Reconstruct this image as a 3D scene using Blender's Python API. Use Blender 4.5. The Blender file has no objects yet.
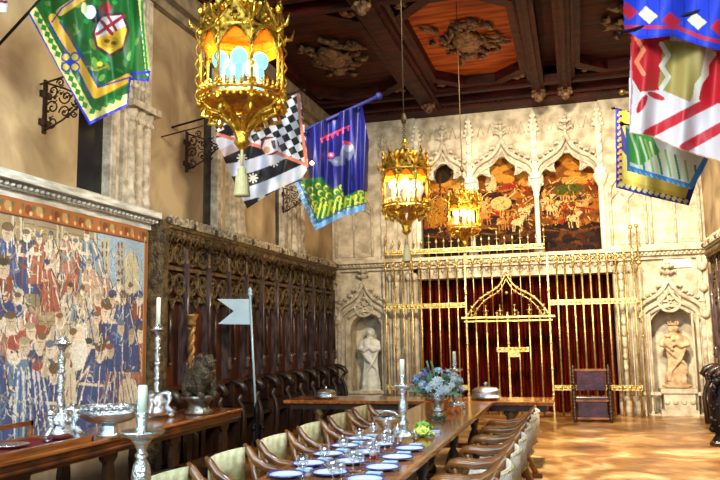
import bpy, math, random
import numpy as np
from mathutils import Vector, Matrix
random.seed(7)
C = bpy.context.scene
COL = C.collection
PI = math.pi
# ---------------------------------------------------------------- camera
F, CX, CY, H = 745., 360., 240., 1.6
_Y = Vector((218., -92., -745.)).normalized()
_X = Vector((2610., 140., 745.)); _X = (_X - _X.dot(_Y)*_Y).normalized()
_Z = _X.cross(_Y)
RM = Matrix((_X, _Y, _Z))                       # camera -> world rotation
cam = bpy.data.cameras.new('camera'); camo = bpy.data.objects.new('camera', cam); COL.objects.link(camo)
cam.sensor_width = 36; cam.lens = 36*F/720.; cam.clip_start = .05
camo.matrix_world = Matrix.Translation((0, 0, H)) @ RM.to_4x4()
C.camera = camo
# ---------------------------------------------------------------- world, lights, exposure
C.view_settings.view_transform = 'Standard'; C.view_settings.look = 'None'
C.view_settings.exposure = 0.35; C.view_settings.gamma = 1; C.view_settings.use_curve_mapping = False
w = bpy.data.worlds.new('world'); C.world = w; w.use_nodes = True
w.node_tree.nodes['Background'].inputs[0].default_value = (.55, .82, 1, 1)
w.node_tree.nodes['Background'].inputs[1].default_value = .62
def light(kind, name, loc, target, power, color, size=1., spot=60, blend=.5, sizey=None):
    l = bpy.data.lights.new(name, kind); o = bpy.data.objects.new(name, l); COL.objects.link(o)
    o.location = loc; l.energy = power; l.color = color
    if target: o.rotation_euler = (Vector(target)-Vector(loc)).to_track_quat('-Z', 'Y').to_euler()
    if kind == 'AREA':
        l.size = size
        if sizey: l.shape = 'RECTANGLE'; l.size_y = sizey
    elif kind == 'SPOT': l.spot_size = math.radians(spot); l.spot_blend = blend; l.shadow_soft_size = size
    else: l.shadow_soft_size = size
    return o
WARM = (1, .86, .62)
light('AREA', 'daylight_from_end_windows', (-1.2, -.6, 4.6), (-2.2, 7, .8), 400, (.60, .86, 1), 4.5, sizey=2.4)
light('SPOT', 'spot_on_screen', (-.4, 7.6, 6.0), (.2, 15.4, 2.4), 3600, WARM, .25, 72, .8)
light('SPOT', 'spot_on_right_niche', (1.2, 10.3, 6.0), (1.5, 15.4, 1.8), 1500, (1, .88, .66), .2, 50, .8)
light('SPOT', 'spot_on_left_niche', (-3.2, 8.6, 6.0), (-3.9, 15.4, 2.6), 800, (1, .9, .74), .25, 66, .8)
light('SPOT', 'spot_on_gallery', (-1.2, 11.6, 3.6), (-.9, 15.7, 4.4), 330, WARM, .2, 95, .9)
light('SPOT', 'spot_on_floor', (.7, 10.6, 6.0), (.9, 10.3, 0), 4200, (1, .93, .8), .3, 66, 1)
light('SPOT', 'wash_on_left_wall', (0.4, 6.2, 5.6), (-5.1, 8.8, 3.8), 800, (1, .86, .62), .4, 100, .9)
light('SPOT', 'wash_on_tapestry', (-.8, 3.2, 5.2), (-5.1, 6.6, 1.8), 520, (.95, .95, 1), .3, 70, .9)
light('SPOT', 'uplight_on_ceiling', (-1.2, 13.3, 3.3), (-1.5, 12.0, 6.5), 190, (1, .50, .26), .2, 84, 1)
light('SPOT', 'spot_on_right_banners', (-.8, 4.2, 4.6), (1.2, 8.0, 4.0), 250, (1, .97, .92), .2, 60, .9)
light('SPOT', 'spot_on_table', (-1.2, 4.8, 5.9), (-1.6, 5.6, .7), 950, (.74, .90, 1), .3, 50, .9)
# ---------------------------------------------------------------- helpers
def ray(u, v): return RM @ Vector((u-CX, -(v-CY), -F))
def PY(u, v, y): r = ray(u, v); r = r*(y/r.y); return Vector((r.x, y, r.z+H))
def PX(u, v, x): r = ray(u, v); r = r*(x/r.x); return Vector((x, r.y, r.z+H))
def PZ(u, v, z): r = ray(u, v); r = r*((z-H)/r.z); return Vector((r.x, r.y, z))
def lin(h):
    h = h.lstrip('#'); c = [int(h[i:i+2], 16)/255 for i in (0, 2, 4)]
    return tuple(x/12.92 if x <= .04045 else ((x+.055)/1.055)**2.4 for x in c)
MATS = {}
def mat(name, col, rough=.5, metal=0., col2=None, nscale=6., bump=0., bscale=None, spec=None, emit=None, estr=0, attr=False, trans=0., detail=6, coat=0., distort=0., stretch=None, alpha=None, lo=.35, hi=.65):
    if name in MATS: return MATS[name]
    m = bpy.data.materials.new(name); m.use_nodes = True; MATS[name] = m
    nt = m.node_tree; N = nt.nodes; L = nt.links; b = N['Principled BSDF']
    c = lin(col) if isinstance(col, str) else col
    b.inputs['Base Color'].default_value = (*c, 1)
    b.inputs['Roughness'].default_value = rough; b.inputs['Metallic'].default_value = metal
    if coat: b.inputs['Coat Weight'].default_value = coat; b.inputs['Coat Roughness'].default_value = .12
    if spec is not None: b.inputs['Specular IOR Level'].default_value = spec
    if trans: b.inputs['Transmission Weight'].default_value = trans
    if emit: b.inputs['Emission Color'].default_value = (*lin(emit), 1); b.inputs['Emission Strength'].default_value = estr
    tc = N.new('ShaderNodeTexCoord'); src = tc.outputs['Object']
    if stretch:
        mp = N.new('ShaderNodeMapping'); mp.inputs['Scale'].default_value = stretch; L.new(src, mp.inputs[0]); src = mp.outputs[0]
    if col2:
        n = N.new('ShaderNodeTexNoise'); n.inputs['Scale'].default_value = nscale; n.inputs['Detail'].default_value = detail
        n.inputs['Distortion'].default_value = distort
        L.new(src, n.inputs['Vector'])
        r = N.new('ShaderNodeValToRGB'); L.new(n.outputs[0], r.inputs[0]); L.new(r.outputs[0], b.inputs['Base Color'])
        e = r.color_ramp.elements; e[0].position = lo; e[1].position = hi
        e[0].color = (*c, 1); e[1].color = (*lin(col2), 1)
    if attr:
        a = N.new('ShaderNodeAttribute'); a.attribute_name = 'Col'; L.new(a.outputs['Color'], b.inputs['Base Color'])
    if bump:
        n2 = N.new('ShaderNodeTexNoise'); n2.inputs['Scale'].default_value = bscale or nscale*3; n2.inputs['Detail'].default_value = 5
        L.new(src, n2.inputs['Vector'])
        bp = N.new('ShaderNodeBump'); bp.inputs['Strength'].default_value = bump; bp.inputs['Distance'].default_value = .03
        L.new(n2.outputs[0], bp.inputs['Height']); L.new(bp.outputs[0], b.inputs['Normal'])
    return m
def glassy(name, col, fac=.35):
    if name in MATS: return MATS[name]
    m = bpy.data.materials.new(name); m.use_nodes = True; MATS[name] = m
    nt = m.node_tree; N = nt.nodes; L = nt.links; N.remove(N['Principled BSDF']); out = N['Material Output']
    t = N.new('ShaderNodeBsdfTransparent'); g = N.new('ShaderNodeBsdfGlossy'); g.inputs['Roughness'].default_value = .06
    g.inputs['Color'].default_value = (*lin(col), 1); t.inputs['Color'].default_value = (.93, .96, .98, 1)
    mx = N.new('ShaderNodeMixShader'); mx.inputs[0].default_value = fac
    L.new(t.outputs[0], mx.inputs[1]); L.new(g.outputs[0], mx.inputs[2]); L.new(mx.outputs[0], out.inputs[0])
    return m
def amber(name, col):
    m = bpy.data.materials.new(name); m.use_nodes = True; MATS[name] = m
    nt = m.node_tree; N = nt.nodes; L = nt.links; N.remove(N['Principled BSDF']); out = N['Material Output']
    t = N.new('ShaderNodeBsdfTranslucent'); t.inputs[0].default_value = (*lin(col), 1)
    d = N.new('ShaderNodeBsdfDiffuse'); d.inputs[0].default_value = (*lin(col), 1)
    mx = N.new('ShaderNodeMixShader'); mx.inputs[0].default_value = .4
    L.new(t.outputs[0], mx.inputs[1]); L.new(d.outputs[0], mx.inputs[2]); L.new(mx.outputs[0], out.inputs[0])
    return m

class MB:
    def __init__(s): s.v = []; s.f = []; s.sm = []; s.mi = []; s.m = 0
    def add(s, vs, fs, smooth=False):
        n = len(s.v); s.v += [tuple(p) for p in vs]
        for f in fs: s.f.append(tuple(i+n for i in f)); s.sm.append(smooth); s.mi.append(s.m)
        return s
    def box(s, a, b):
        x0, y0, z0 = [min(a[i], b[i]) for i in range(3)]; x1, y1, z1 = [max(a[i], b[i]) for i in range(3)]
        v = [(x, y, z) for z in (z0, z1) for y in (y0, y1) for x in (x0, x1)]
        return s.add(v, [(0, 2, 3, 1), (4, 5, 7, 6), (0, 1, 5, 4), (2, 6, 7, 3), (0, 4, 6, 2), (1, 3, 7, 5)])
    def tube(s, pts, r, n=8, cap=True, closed=False):
        pts = [Vector(p) for p in pts]; k = len(pts)
        rs = r if isinstance(r, (list, tuple)) else [r]*k
        up = None; vs = []
        for i, p in enumerate(pts):
            if closed: t = pts[(i+1) % k]-pts[i-1]
            else: t = pts[min(i+1, k-1)]-pts[max(i-1, 0)]
            if t.length < 1e-9: t = Vector((0, 0, 1))
            t.normalize()
            if up is None: up = t.orthogonal().normalized()
            up = (up - t*up.dot(t))
            if up.length < 1e-6: up = t.orthogonal()
            up.normalize(); sd = t.cross(up)
            for j in range(n):
                a = 2*PI*j/n; vs.append(p + (up*math.cos(a)+sd*math.sin(a))*rs[i])
        fs = []
        for i in range(k if closed else k-1):
            for j in range(n):
                a = i*n+j; b = i*n+(j+1) % n; c = ((i+1) % k)*n+(j+1) % n; d = ((i+1) % k)*n+j
                fs.append((a, b, c, d))
        if cap and not closed: fs.append(tuple(range(n-1, -1, -1))); fs.append(tuple(range((k-1)*n, k*n)))
        return s.add(vs, fs, n > 4)
    def lathe(s, prof, c=(0, 0, 0), n=20, fn=None, smooth=True, sx=1, sy=1):
        vs = []; fs = []
        for i, (r, z) in enumerate(prof):
            for j in range(n):
                a = 2*PI*j/n; rr = r*(fn(a, z, i) if fn else 1)
                vs.append((c[0]+rr*math.cos(a)*sx, c[1]+rr*math.sin(a)*sy, c[2]+z))
        for i in range(len(prof)-1):
            for j in range(n):
                fs.append((i*n+j, i*n+(j+1) % n, (i+1)*n+(j+1) % n, (i+1)*n+j))
        fs.append(tuple(range(n-1, -1, -1))); fs.append(tuple(range((len(prof)-1)*n, len(prof)*n)))
        return s.add(vs, fs, smooth)
    def ball(s, c, r, n=8, sc=(1, 1, 1)):
        prof = [(r*math.sin(PI*i/n) + 1e-5, -r*math.cos(PI*i/n)) for i in range(n+1)]
        vs = []; fs = []; m = n*2
        for (q, z) in prof:
            for j in range(m):
                a = 2*PI*j/m; vs.append((c[0]+q*math.cos(a)*sc[0], c[1]+q*math.sin(a)*sc[1], c[2]+z*sc[2]))
        for i in range(n):
            for j in range(m): fs.append((i*m+j, i*m+(j+1) % m, (i+1)*m+(j+1) % m, (i+1)*m+j))
        return s.add(vs, fs, True)
    def prism(s, pts, d):                       # planar polygon extruded by vector d
        n = len(pts); d = Vector(d); a = [Vector(p) for p in pts]; b = [p+d for p in a]
        fs = [tuple(range(n-1, -1, -1)), tuple(range(n, 2*n))] + [(i, (i+1) % n, n+(i+1) % n, n+i) for i in range(n)]
        return s.add(a+b, fs)
    def strip(s, lo, hi, d):                    # solid between two polylines, extruded by d
        n = len(lo); d = Vector(d); L = [Vector(p) for p in lo]; U = [Vector(p) for p in hi]
        vs = L+U+[p+d for p in L]+[p+d for p in U]; fs = []
        for i in range(n-1):
            fs += [(i, i+1, n+i+1, n+i), (2*n+i, 3*n+i, 3*n+i+1, 2*n+i+1), (i, 2*n+i, 2*n+i+1, i+1), (n+i, n+i+1, 3*n+i+1, 3*n+i)]
        fs += [(0, n, 3*n, 2*n), (n-1, 3*n-1, 4*n-1, 2*n-1)]
        return s.add(vs, fs)
    def build(s, name, m, parent=None, loc=None, kind=None, label=None, bevel=0, remesh=0, sub=0):
        me = bpy.data.meshes.new(name)
        v = s.v
        me.from_pydata(v, [], s.f); me.polygons.foreach_set('use_smooth', s.sm)
        ms = m if isinstance(m, (list, tuple)) else [m]
        for q in ms: me.materials.append(q)
        if len(ms) > 1: me.polygons.foreach_set('material_index', s.mi)
        me.update()
        o = bpy.data.objects.new(name, me); COL.objects.link(o)
        if parent is not None: o.parent = parent
        if loc: o.location = loc
        if kind: o['kind'] = kind
        if label: o['label'] = label
        if remesh:
            r = o.modifiers.new('r', 'REMESH'); r.mode = 'VOXEL'; r.voxel_size = remesh; r.use_smooth_shade = True
        if bevel:
            b = o.modifiers.new('b', 'BEVEL'); b.width = bevel; b.segments = 2; b.limit_method = 'ANGLE'
        return o
def tag(o, label, cat, group=None, kind=None):
    o['label'] = label; o['category'] = cat
    if group: o['group'] = group
    if kind: o['kind'] = kind
    return o
def thing(name, label, cat, loc=(0, 0, 0), rz=0, group=None, sc=1):
    o = bpy.data.objects.new(name, None); COL.objects.link(o); o.location = loc; o.rotation_euler = (0, 0, rz)
    o.scale = (sc, sc, sc); return tag(o, label, cat, group)
def dup(root, label, loc=None, rz=None, group=None, sc=None):
    def cp(o, par):
        c = o.copy(); COL.objects.link(c); c.parent = par
        for ch in [k for k in KIDS(o)]: cp(ch, c)
        return c
    c = cp(root, None); c['label'] = label
    if loc is not None: c.location = loc
    if rz is not None: c.rotation_euler = (0, 0, rz)
    if sc is not None: c.scale = (sc, sc, sc)
    if group: c['group'] = group
    return c
def KIDS(o): return [x for x in COL.objects if x.parent is o]
def arc(cx, cz, r, a0, a1, n, y=0, rz=None):
    rz = rz or r
    return [(cx+r*math.cos(a0+(a1-a0)*i/n), y, cz+rz*math.sin(a0+(a1-a0)*i/n)) for i in range(n+1)]

# ---- painter: colours laid on a fine grid of cloth or canvas -----------------
class Paint:
    def __init__(s, U, V, base):
        s.U = U; s.V = V; s.c = np.empty(U.shape+(3,)); s.c[:] = lin(base)
    def put(s, m, col): s.c[m] = lin(col); return s
    def inpoly(s, pts):
        U, V = s.U, s.V; r = np.zeros(U.shape, bool); n = len(pts)
        for i in range(n):
            x0, y0 = pts[i]; x1, y1 = pts[(i+1) % n]
            if y0 == y1: continue
            c = ((y0 > V) != (y1 > V)) & (U < (x1-x0)*(V-y0)/(y1-y0)+x0); r ^= c
        return r
    def poly(s, pts, col): return s.put(s.inpoly(pts), col)
    def ell(s, cx, cy, rx, ry, col, a=0):
        ca, sa = math.cos(a), math.sin(a); X = (s.U-cx)*ca+(s.V-cy)*sa; Y = -(s.U-cx)*sa+(s.V-cy)*ca
        return s.put((X/rx)**2+(Y/ry)**2 < 1, col)
    def dist(s, pts):
        d = np.full(s.U.shape, 1e9)
        for (x0, y0), (x1, y1) in zip(pts[:-1], pts[1:]):
            dx, dy = x1-x0, y1-y0; q = dx*dx+dy*dy+1e-9
            t = np.clip(((s.U-x0)*dx+(s.V-y0)*dy)/q, 0, 1)
            d = np.minimum(d, np.hypot(s.U-x0-t*dx, s.V-y0-t*dy))
        return d
    def line(s, pts, w, col, mask=None):
        m = s.dist(pts) < w/2
        if mask is not None: m &= mask
        return s.put(m, col)
def cloth(name, u0, u1, v0, v1, step, posfn, paintfn, maskfn, m, base='#ffffff', parent=None, solid=0):
    nu = int((u1-u0)/step)+1; nv = int((v1-v0)/step)+1
    us = np.linspace(u0, u1, nu); vs = np.linspace(v0, v1, nv); U, V = np.meshgrid(us, vs)
    P = Paint(U, V, base); paintfn(P)
    mask = maskfn(P) if maskfn else np.ones(U.shape, bool)
    pos = posfn(U, V)
    idx = -np.ones(U.shape, int); fm = mask[:-1, :-1] & mask[1:, :-1] & mask[:-1, 1:] & mask[1:, 1:]
    used = np.zeros(U.shape, bool); used[:-1, :-1] |= fm; used[1:, :-1] |= fm; used[:-1, 1:] |= fm; used[1:, 1:] |= fm
    idx[used] = np.arange(used.sum())
    vv = pos[used]; I, J = np.nonzero(fm)
    faces = np.stack([idx[I, J], idx[I+1, J], idx[I+1, J+1], idx[I, J+1]], 1)
    me = bpy.data.meshes.new(name); me.from_pydata(vv.tolist(), [], faces.tolist())
    me.polygons.foreach_set('use_smooth', [True]*len(me.polygons))
    ca = me.color_attributes.new('Col', 'FLOAT_COLOR', 'POINT')
    cc = np.ones((len(vv), 4)); cc[:, :3] = P.c[used]; ca.data.foreach_set('color', cc.ravel())
    me.materials.append(m); o = bpy.data.objects.new(name, me); COL.objects.link(o)
    if parent is not None: o.parent = parent
    if solid:
        q = o.modifiers.new('s', 'SOLIDIFY'); q.thickness = solid; q.offset = 1
    return o
RMn = np.array(RM)
def planeY(Yf):
    def g(U, V):
        r = np.stack([U-CX, -(V-CY), -F*np.ones(U.shape)], -1) @ RMn.T
        Y = Yf(U, V); k = Y/r[..., 1]
        p = r*k[..., None]; p[..., 2] += H; return p
    return g

# ---------------------------------------------------------------- materials
PLASTER = mat('ochre_plaster', '#84684a', .9, col2='#c2aa80', nscale=1.3, bump=.12, bscale=9, detail=8, distort=.6)
STONE = mat('carved_limestone', '#a3937a', .85, col2='#d8cab0', nscale=5, bump=.35, bscale=26)
STONE2 = mat('carved_limestone_detail', '#a4947c', .85, col2='#dccfb6', nscale=9, bump=.5, bscale=40)
MARBLE = mat('veined_white_marble', '#a8a79c', .6, col2='#e6e6dc', nscale=7, bump=.3, bscale=30, stretch=(1, .5, 3))
DWOOD = mat('dark_walnut', '#1c0f0a', .38, col2='#3d2416', nscale=4, bump=.2, bscale=30, stretch=(3, 3, .6), coat=.3)
COLN = mat('daylight_tinted_brown_wood', '#2a1c18', .3, col2='#604c48', nscale=8, stretch=(3, 3, .6), coat=.4)  # lighter lilac tone paints in the blue daylight the wood reflects
CARVE = mat('carved_walnut', '#2a1c0c', .42, col2='#74592f', nscale=12, bump=.9, bscale=34)
PANEL = mat('reddish_walnut_panel', '#2c1006', .5, spec=.3, col2='#5a2810', nscale=3, bump=.15, bscale=20, stretch=(4, 4, .5))
TWOOD = mat('polished_table_wood', '#7a3d14', .22, col2='#b4682a', nscale=3, bump=.06, bscale=18, stretch=(6, .6, 6), coat=.8)
CWOOD = mat('chair_wood', '#55290d', .32, col2='#965a22', nscale=5, bump=.08, bscale=20, coat=.5)
CEILW = mat('ceiling_wood', '#1c0402', .6, spec=.15, col2='#461408', nscale=2.5, bump=.3, bscale=22, stretch=(.7, 3, 3))
CEILP = mat('ceiling_panel_lit_wood', '#6a2c0c', .7, spec=.15, col2='#ac5a1e', nscale=2.2, bump=.2, bscale=14, stretch=(.6, 4, 4))  # lit version of the coffer wood, orange light put into the colour
CEILC = mat('ceiling_carving', '#2e1c0e', .6, col2='#8a6238', nscale=14, bump=.8, bscale=30)
GOLD = mat('gilded_iron', '#c9a24e', .38, 1., col2='#f4dc98', nscale=20, bump=.3, bscale=60)
BRASS = mat('lantern_gilt', '#c98a1e', .3, 1., col2='#ffd25a', nscale=24, bump=.4, bscale=60)
SILVER = mat('polished_silver', '#cfd6da', .16, 1., col2='#f2f6f8', nscale=10, bump=.5, bscale=70)
IRON = mat('black_iron', '#1a1210', .55, .6)
CANDLE = mat('ivory_candle', '#eef2dc', .5)
VELVET = mat('dark_red_velvet_highlit', '#140201', .95, spec=.05, col2='#5e0f06', nscale=5, stretch=(6, 1, .4))  # brighter red streaks paint the highlights on the curtain folds
CREAM = mat('cream_leather', '#b4a878', .5, col2='#efe6bc', nscale=9, bump=.2)
FRINGE = mat('cream_brocade', '#dcc4a8', .7, col2='#fff2e0', nscale=40, bump=.5, bscale=90)
REDF = mat('rose_brocade', '#b4625a', .7, col2='#dba08e', nscale=30, bump=.5, bscale=90)
CLOTHM = mat('painted_cloth', '#ffffff', .75, attr=True)
SILK = mat('banner_silk', '#ffffff', .5, attr=True)
OILP = mat('oil_painting', '#ffffff', .8, attr=True, spec=.2, bump=.1, bscale=40)
CHINA = mat('white_china', '#dfe6ee', .12, coat=.6)
BLUE = mat('blue_china_glaze', '#1b2f9c', .12, coat=.6)
LEATHER = mat('oxblood_leather', '#1a0812', .35, col2='#40162c', nscale=7, bump=.2, coat=.25)
GLASS = glassy('clear_glass', '#ffffff', .2)
AMBER = amber('amber_mica', '#ffae30')
BULB = mat('lit_bulb', '#000000', .5, emit='#80e4ff', estr=1.6)
SMALLB = mat('lit_bulb_warm', '#000000', .5, emit='#fff2b8', estr=3)
SMALLS = mat('glowing_sleeve_warm', '#000000', .5, emit='#ffe08a', estr=1.6)  # sleeve is no lamp, emission stands for the bulb light on it
SMALLBULB = mat('lit_spot_bulb', '#ffffff', .5, emit='#ffd27a', estr=14)
SLEEVE = mat('glowing_candle_sleeve', '#000000', .5, emit='#80e4ff', estr=1.2)  # not a light source, its glow imitates sleeves blown out by the bulbs
STATW = mat('white_statue_marble', '#c9c6be', .6, col2='#e8e4da', nscale=6)
STATP = mat('painted_statue_stone', '#a87f5c', .75, col2='#d6b890', nscale=8)
IRON2 = mat('rusty_iron', '#2c1c12', .6, .4, col2='#4a3020', nscale=20)
DARK = mat('dark_void', '#0a0806', .9)
SLOT = mat('dark_window_glass', '#0c0a0a', .25)

# ---------------------------------------------------------------- setting
XL, XR, D, ZC = -5.1, 2.45, 15.5, 6.3
# floor material: worn glossy tile
m = bpy.data.materials.new('worn_tile_floor'); m.use_nodes = True; nt = m.node_tree; N = nt.nodes; L = nt.links; b = N['Principled BSDF']
tc = N.new('ShaderNodeTexCoord'); n1 = N.new('ShaderNodeTexNoise'); n1.inputs['Scale'].default_value = 1.3; n1.inputs['Detail'].default_value = 9; n1.inputs['Distortion'].default_value = 1.2
L.new(tc.outputs['Object'], n1.inputs[0]); r = N.new('ShaderNodeValToRGB'); L.new(n1.outputs[0], r.inputs[0])
e = r.color_ramp.elements; e[0].position = .3; e[0].color = (*lin('#5c3416'), 1); e[1].position = .7; e[1].color = (*lin('#e2bd84'), 1)
q = e.new(.52); q.color = (*lin('#a4713a'), 1)
br = N.new('ShaderNodeTexBrick'); mp = N.new('ShaderNodeMapping'); mp.inputs['Rotation'].default_value = (0, 0, PI/4); L.new(tc.outputs['Object'], mp.inputs[0]); L.new(mp.outputs[0], br.inputs[0])
br.inputs['Scale'].default_value = 1.6; br.inputs['Mortar Size'].default_value = .012; br.inputs['Color1'].default_value = (1, 1, 1, 1); br.inputs['Color2'].default_value = (.72, .68, .62, 1); br.inputs['Mortar'].default_value = (.45, .4, .35, 1); br.offset = 0
mx = N.new('ShaderNodeMix'); mx.data_type = 'RGBA'; mx.blend_type = 'MULTIPLY'; mx.inputs[0].default_value = .8
L.new(r.outputs[0], mx.inputs[6]); L.new(br.outputs[0], mx.inputs[7]); L.new(mx.outputs[2], b.inputs['Base Color'])
b.inputs['Roughness'].default_value = .3; b.inputs['Coat Weight'].default_value = .15; b.inputs['Coat Roughness'].default_value = .2
bp = N.new('ShaderNodeBump'); bp.inputs['Strength'].default_value = .35; bp.inputs['Distance'].default_value = .02; n3 = N.new('ShaderNodeTexNoise'); n3.inputs['Scale'].default_value = 7; L.new(tc.outputs['Object'], n3.inputs[0]); L.new(n3.outputs[0], bp.inputs['Height']); L.new(bp.outputs[0], b.inputs['Normal'])
FLOOR = m
MB().box((XL-.4, -1, -.1), (XR+.4, D+1.2, 0)).build('floor', FLOOR, kind='structure')

# left wall with slot windows
lw = MB()
slots = [(6.72, 7.28), (9.55, 9.95), (12.25, 12.62), (3.9, 4.4)]
slots.sort(); y = -1
for a, bb in slots:
    lw.box((XL-.5, y, 0), (XL, a, ZC)); lw.box((XL-.5, a, 0), (XL, bb, 3.2)); lw.box((XL-.5, a, 5.7), (XL, bb, ZC)); y = bb
lw.box((XL-.5, y, 0), (XL, D+.9, ZC))
wall_left = lw.build('wall_left', PLASTER, kind='structure')
for i, (a, bb) in enumerate(slots):
    w_ = MB().box((XL-.16, a, 3.2), (XL-.08, bb, 5.7)).build('window_%d' % (i+1), SLOT, kind='structure')
    fr = MB(); fr.box((XL-.1, bb-.01, 3.2), (XL+.03, bb+.16, 5.8)); fr.tube([(XL+.03, bb+.05, 3.2), (XL+.03, bb+.05, 5.7)], .03, 8); fr.box((XL-.02, a-.05, 5.7), (XL+.03, bb+.12, 5.8)); fr.box((XL-.02, a-.05, 3.14), (XL+.05, bb+.12, 3.22))
    fr.build('window_frame', STONE2, w_)
# clustered columns on the left wall
def cluster(y0, y1, z0, zcap, ztop):
    g = MB(); n = 3; wd = (y1-y0)/n
    g.box((XL, y0-.04, z0), (XL+.06, y1+.04, ztop))
    for i in range(n):
        yy = y0+wd*(i+.5); rr = wd*.3
        g.lathe([(rr*1.5, 0), (rr*1.5, .07), (rr*1.15, .1), (rr*1.3, .14), (rr, .2), (rr, zcap-z0-.22), (rr*1.2, zcap-z0-.2), (rr, zcap-z0-.16), (rr*1.5, zcap-z0-.02), (rr*1.7, zcap-z0), (rr*1.7, zcap-z0+.08)], (XL+.07, yy, z0), 14, smooth=True)
        for k in range(8):
            a = k*PI/4; g.ball((XL+.07+rr*1.25*math.cos(a), yy+rr*1.25*math.sin(a), zcap-.08), .035, 4)
    g.box((XL, y0-.06, zcap+.06), (XL+.2, y1+.06, zcap+.14))
    # canopy shafts above the capitals
    g.box((XL, y0+.12, zcap+.14), (XL+.06, y1-.12, ztop))
    for i in range(4):
        yy = y0+.14+(y1-y0-.28)*i/3; g.tube([(XL+.08, yy, zcap+.14), (XL+.08, yy, ztop)], .028, 8)
    for k in range(7):
        zz = zcap+.35+k*.32
        if zz > ztop-.1: break
        for yy in (y0+.12, (y0+y1)/2, y1-.12): g.ball((XL+.1, yy, zz), .045, 5, (1, 1, .8)); 
        return g
for (a, bb, zc) in ((7.52, 8.02, 4.3), (10.3, 10.8, 4.45), (12.9, 13.5, 4.5), (4.7, 5.2, 4.2)):
    cluster(a, bb, 3.18, zc, 6.1).build('column', STONE2, wall_left)
# sloping timber trim at the head of the wall
MB().box((XL, -1, 6.02), (XL+.22, D, 6.3)).box((XL, -1, 5.9), (XL+.1, D, 6.02)).build('trim_1', mat('grey_stone_cornice', '#6b5d48', .8, col2='#948264', nscale=6, bump=.3), kind='structure')
# marble ledge above tapestry
lg = MB(); lg.box((XL, 2.5, 3.02), (XL+.10, 8.12, 3.1)); lg.box((XL, 2.5, 3.08), (XL+.2, 8.12, 3.16)); lg.box((XL, 2.5, 2.95), (XL+.05, 8.12, 3.03))
for i in range(70): lg.ball((XL+.12, 2.6+i*.08, 3.05), .03, 4, (1, 1, .8))
lg.build('trim_2', MARBLE, kind='structure')

# right wall
wall_right = MB().box((XR, -1, 0), (XR+.4, D+.9, ZC)).build('wall_right', PLASTER, kind='structure')

# ---- back wall
wb = thing('wall_back', None, None); del wb['label']; del wb['category']; wb['kind'] = 'structure'
BX = lambda u, v=250: PY(u, v, D).x
BZ = lambda v, u=500: PY(u, v, D).z
def trefoil(xc, hw, zs, hc=.0, n=10):
    p = [(xc-hw, zs)]
    p += [(xc-hw+.0+hw*.36*(1-math.cos(a)), zs+.20*math.sin(a)) for a in [PI/2*i/5 for i in range(1, 6)]]
    p += [(xc-hw*.52, zs+.14)]
    r = hw*.46
    cz = zs+.24+hc
    p += [(xc+r*math.cos(a), cz+r*1.0*math.sin(a)) for a in [PI*1.15-PI*1.3*i/n for i in range(n+1)]]
    q = [(2*xc-x, z) for x, z in p[:7][::-1]]
    p += q
    return p
def ogee(xc, hw, zs, h, n=24):
    out = []
    for i in range(n+1):
        t = i/n; s_ = .52*math.sqrt(max(0, 1-(1-t)**2))+.48*t**5
        out.append((xc-hw*(1-t), zs+h*s_))
    return out + [(2*xc-x, z) for x, z in out[::-1][1:]]
def archwall(g, x0, x1, z0, z1, prof, y, th):
    xa = prof[0][0]; xb = prof[-1][0]; zs = prof[0][1]
    pts = [(x0, y, z0)]
    if z0 < zs-.01: pts += [(xa, y, z0)]
    pts += [(x, y, z) for x, z in prof]
    if z0 < zs-.01: pts += [(xb, y, z0)]
    pts += [(x1, y, z0), (x1, y, z1), (x0, y, z1)]
    g.prism(pts, (0, th, 0))
def crocket_ogee(xc, hw, zs, h, y, r=.035, fin=.35, crock=True):
    g = MB(); o = ogee(xc, hw, zs, h)
    g.tube([(x, y, z) for x, z in o], r, 8); g.tube([(x, y+.02, z-.09) for x, z in ogee(xc, hw-.07, zs-.02, h-.08)], r*.7, 6)
    if crock:
        for i in range(4, len(o)-4, 4):
            x, z = o[i]
            if abs(i-24) < 3: continue
            sd = 1 if x > xc else -1
            g.tube([(x, y, z), (x+sd*.05, y-.03, z+.06), (x+sd*.12, y-.04, z+.06), (x+sd*.13, y-.03, z+.01)], [.03, .035, .03, .012], 6)
            g.ball((x+sd*.1, y-.04, z+.05), .04, 4)
    zt = zs+h
    g.tube([(xc, y, zt-.05), (xc, y, zt+fin)], .03, 8)
    for k, zz in enumerate((zt+fin*.35, zt+fin*.75)):
        q = .11-.02*k
        for sx in (-1, 1):
            g.tube([(xc, y, zz-.05), (xc+sx*q*.6, y-.03, zz), (xc+sx*q*1.2, y-.03, zz+.03), (xc+sx*q*1.25, y-.03, zz-.03)], [.025, .035, .03, .01], 6)
        g.ball((xc, y-.04, zz), .05, 5)
    g.ball((xc, y, zt+fin), .05, 5)
    return g
ox0, ox1, oz1 = -3.2, .72, 2.76
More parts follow.
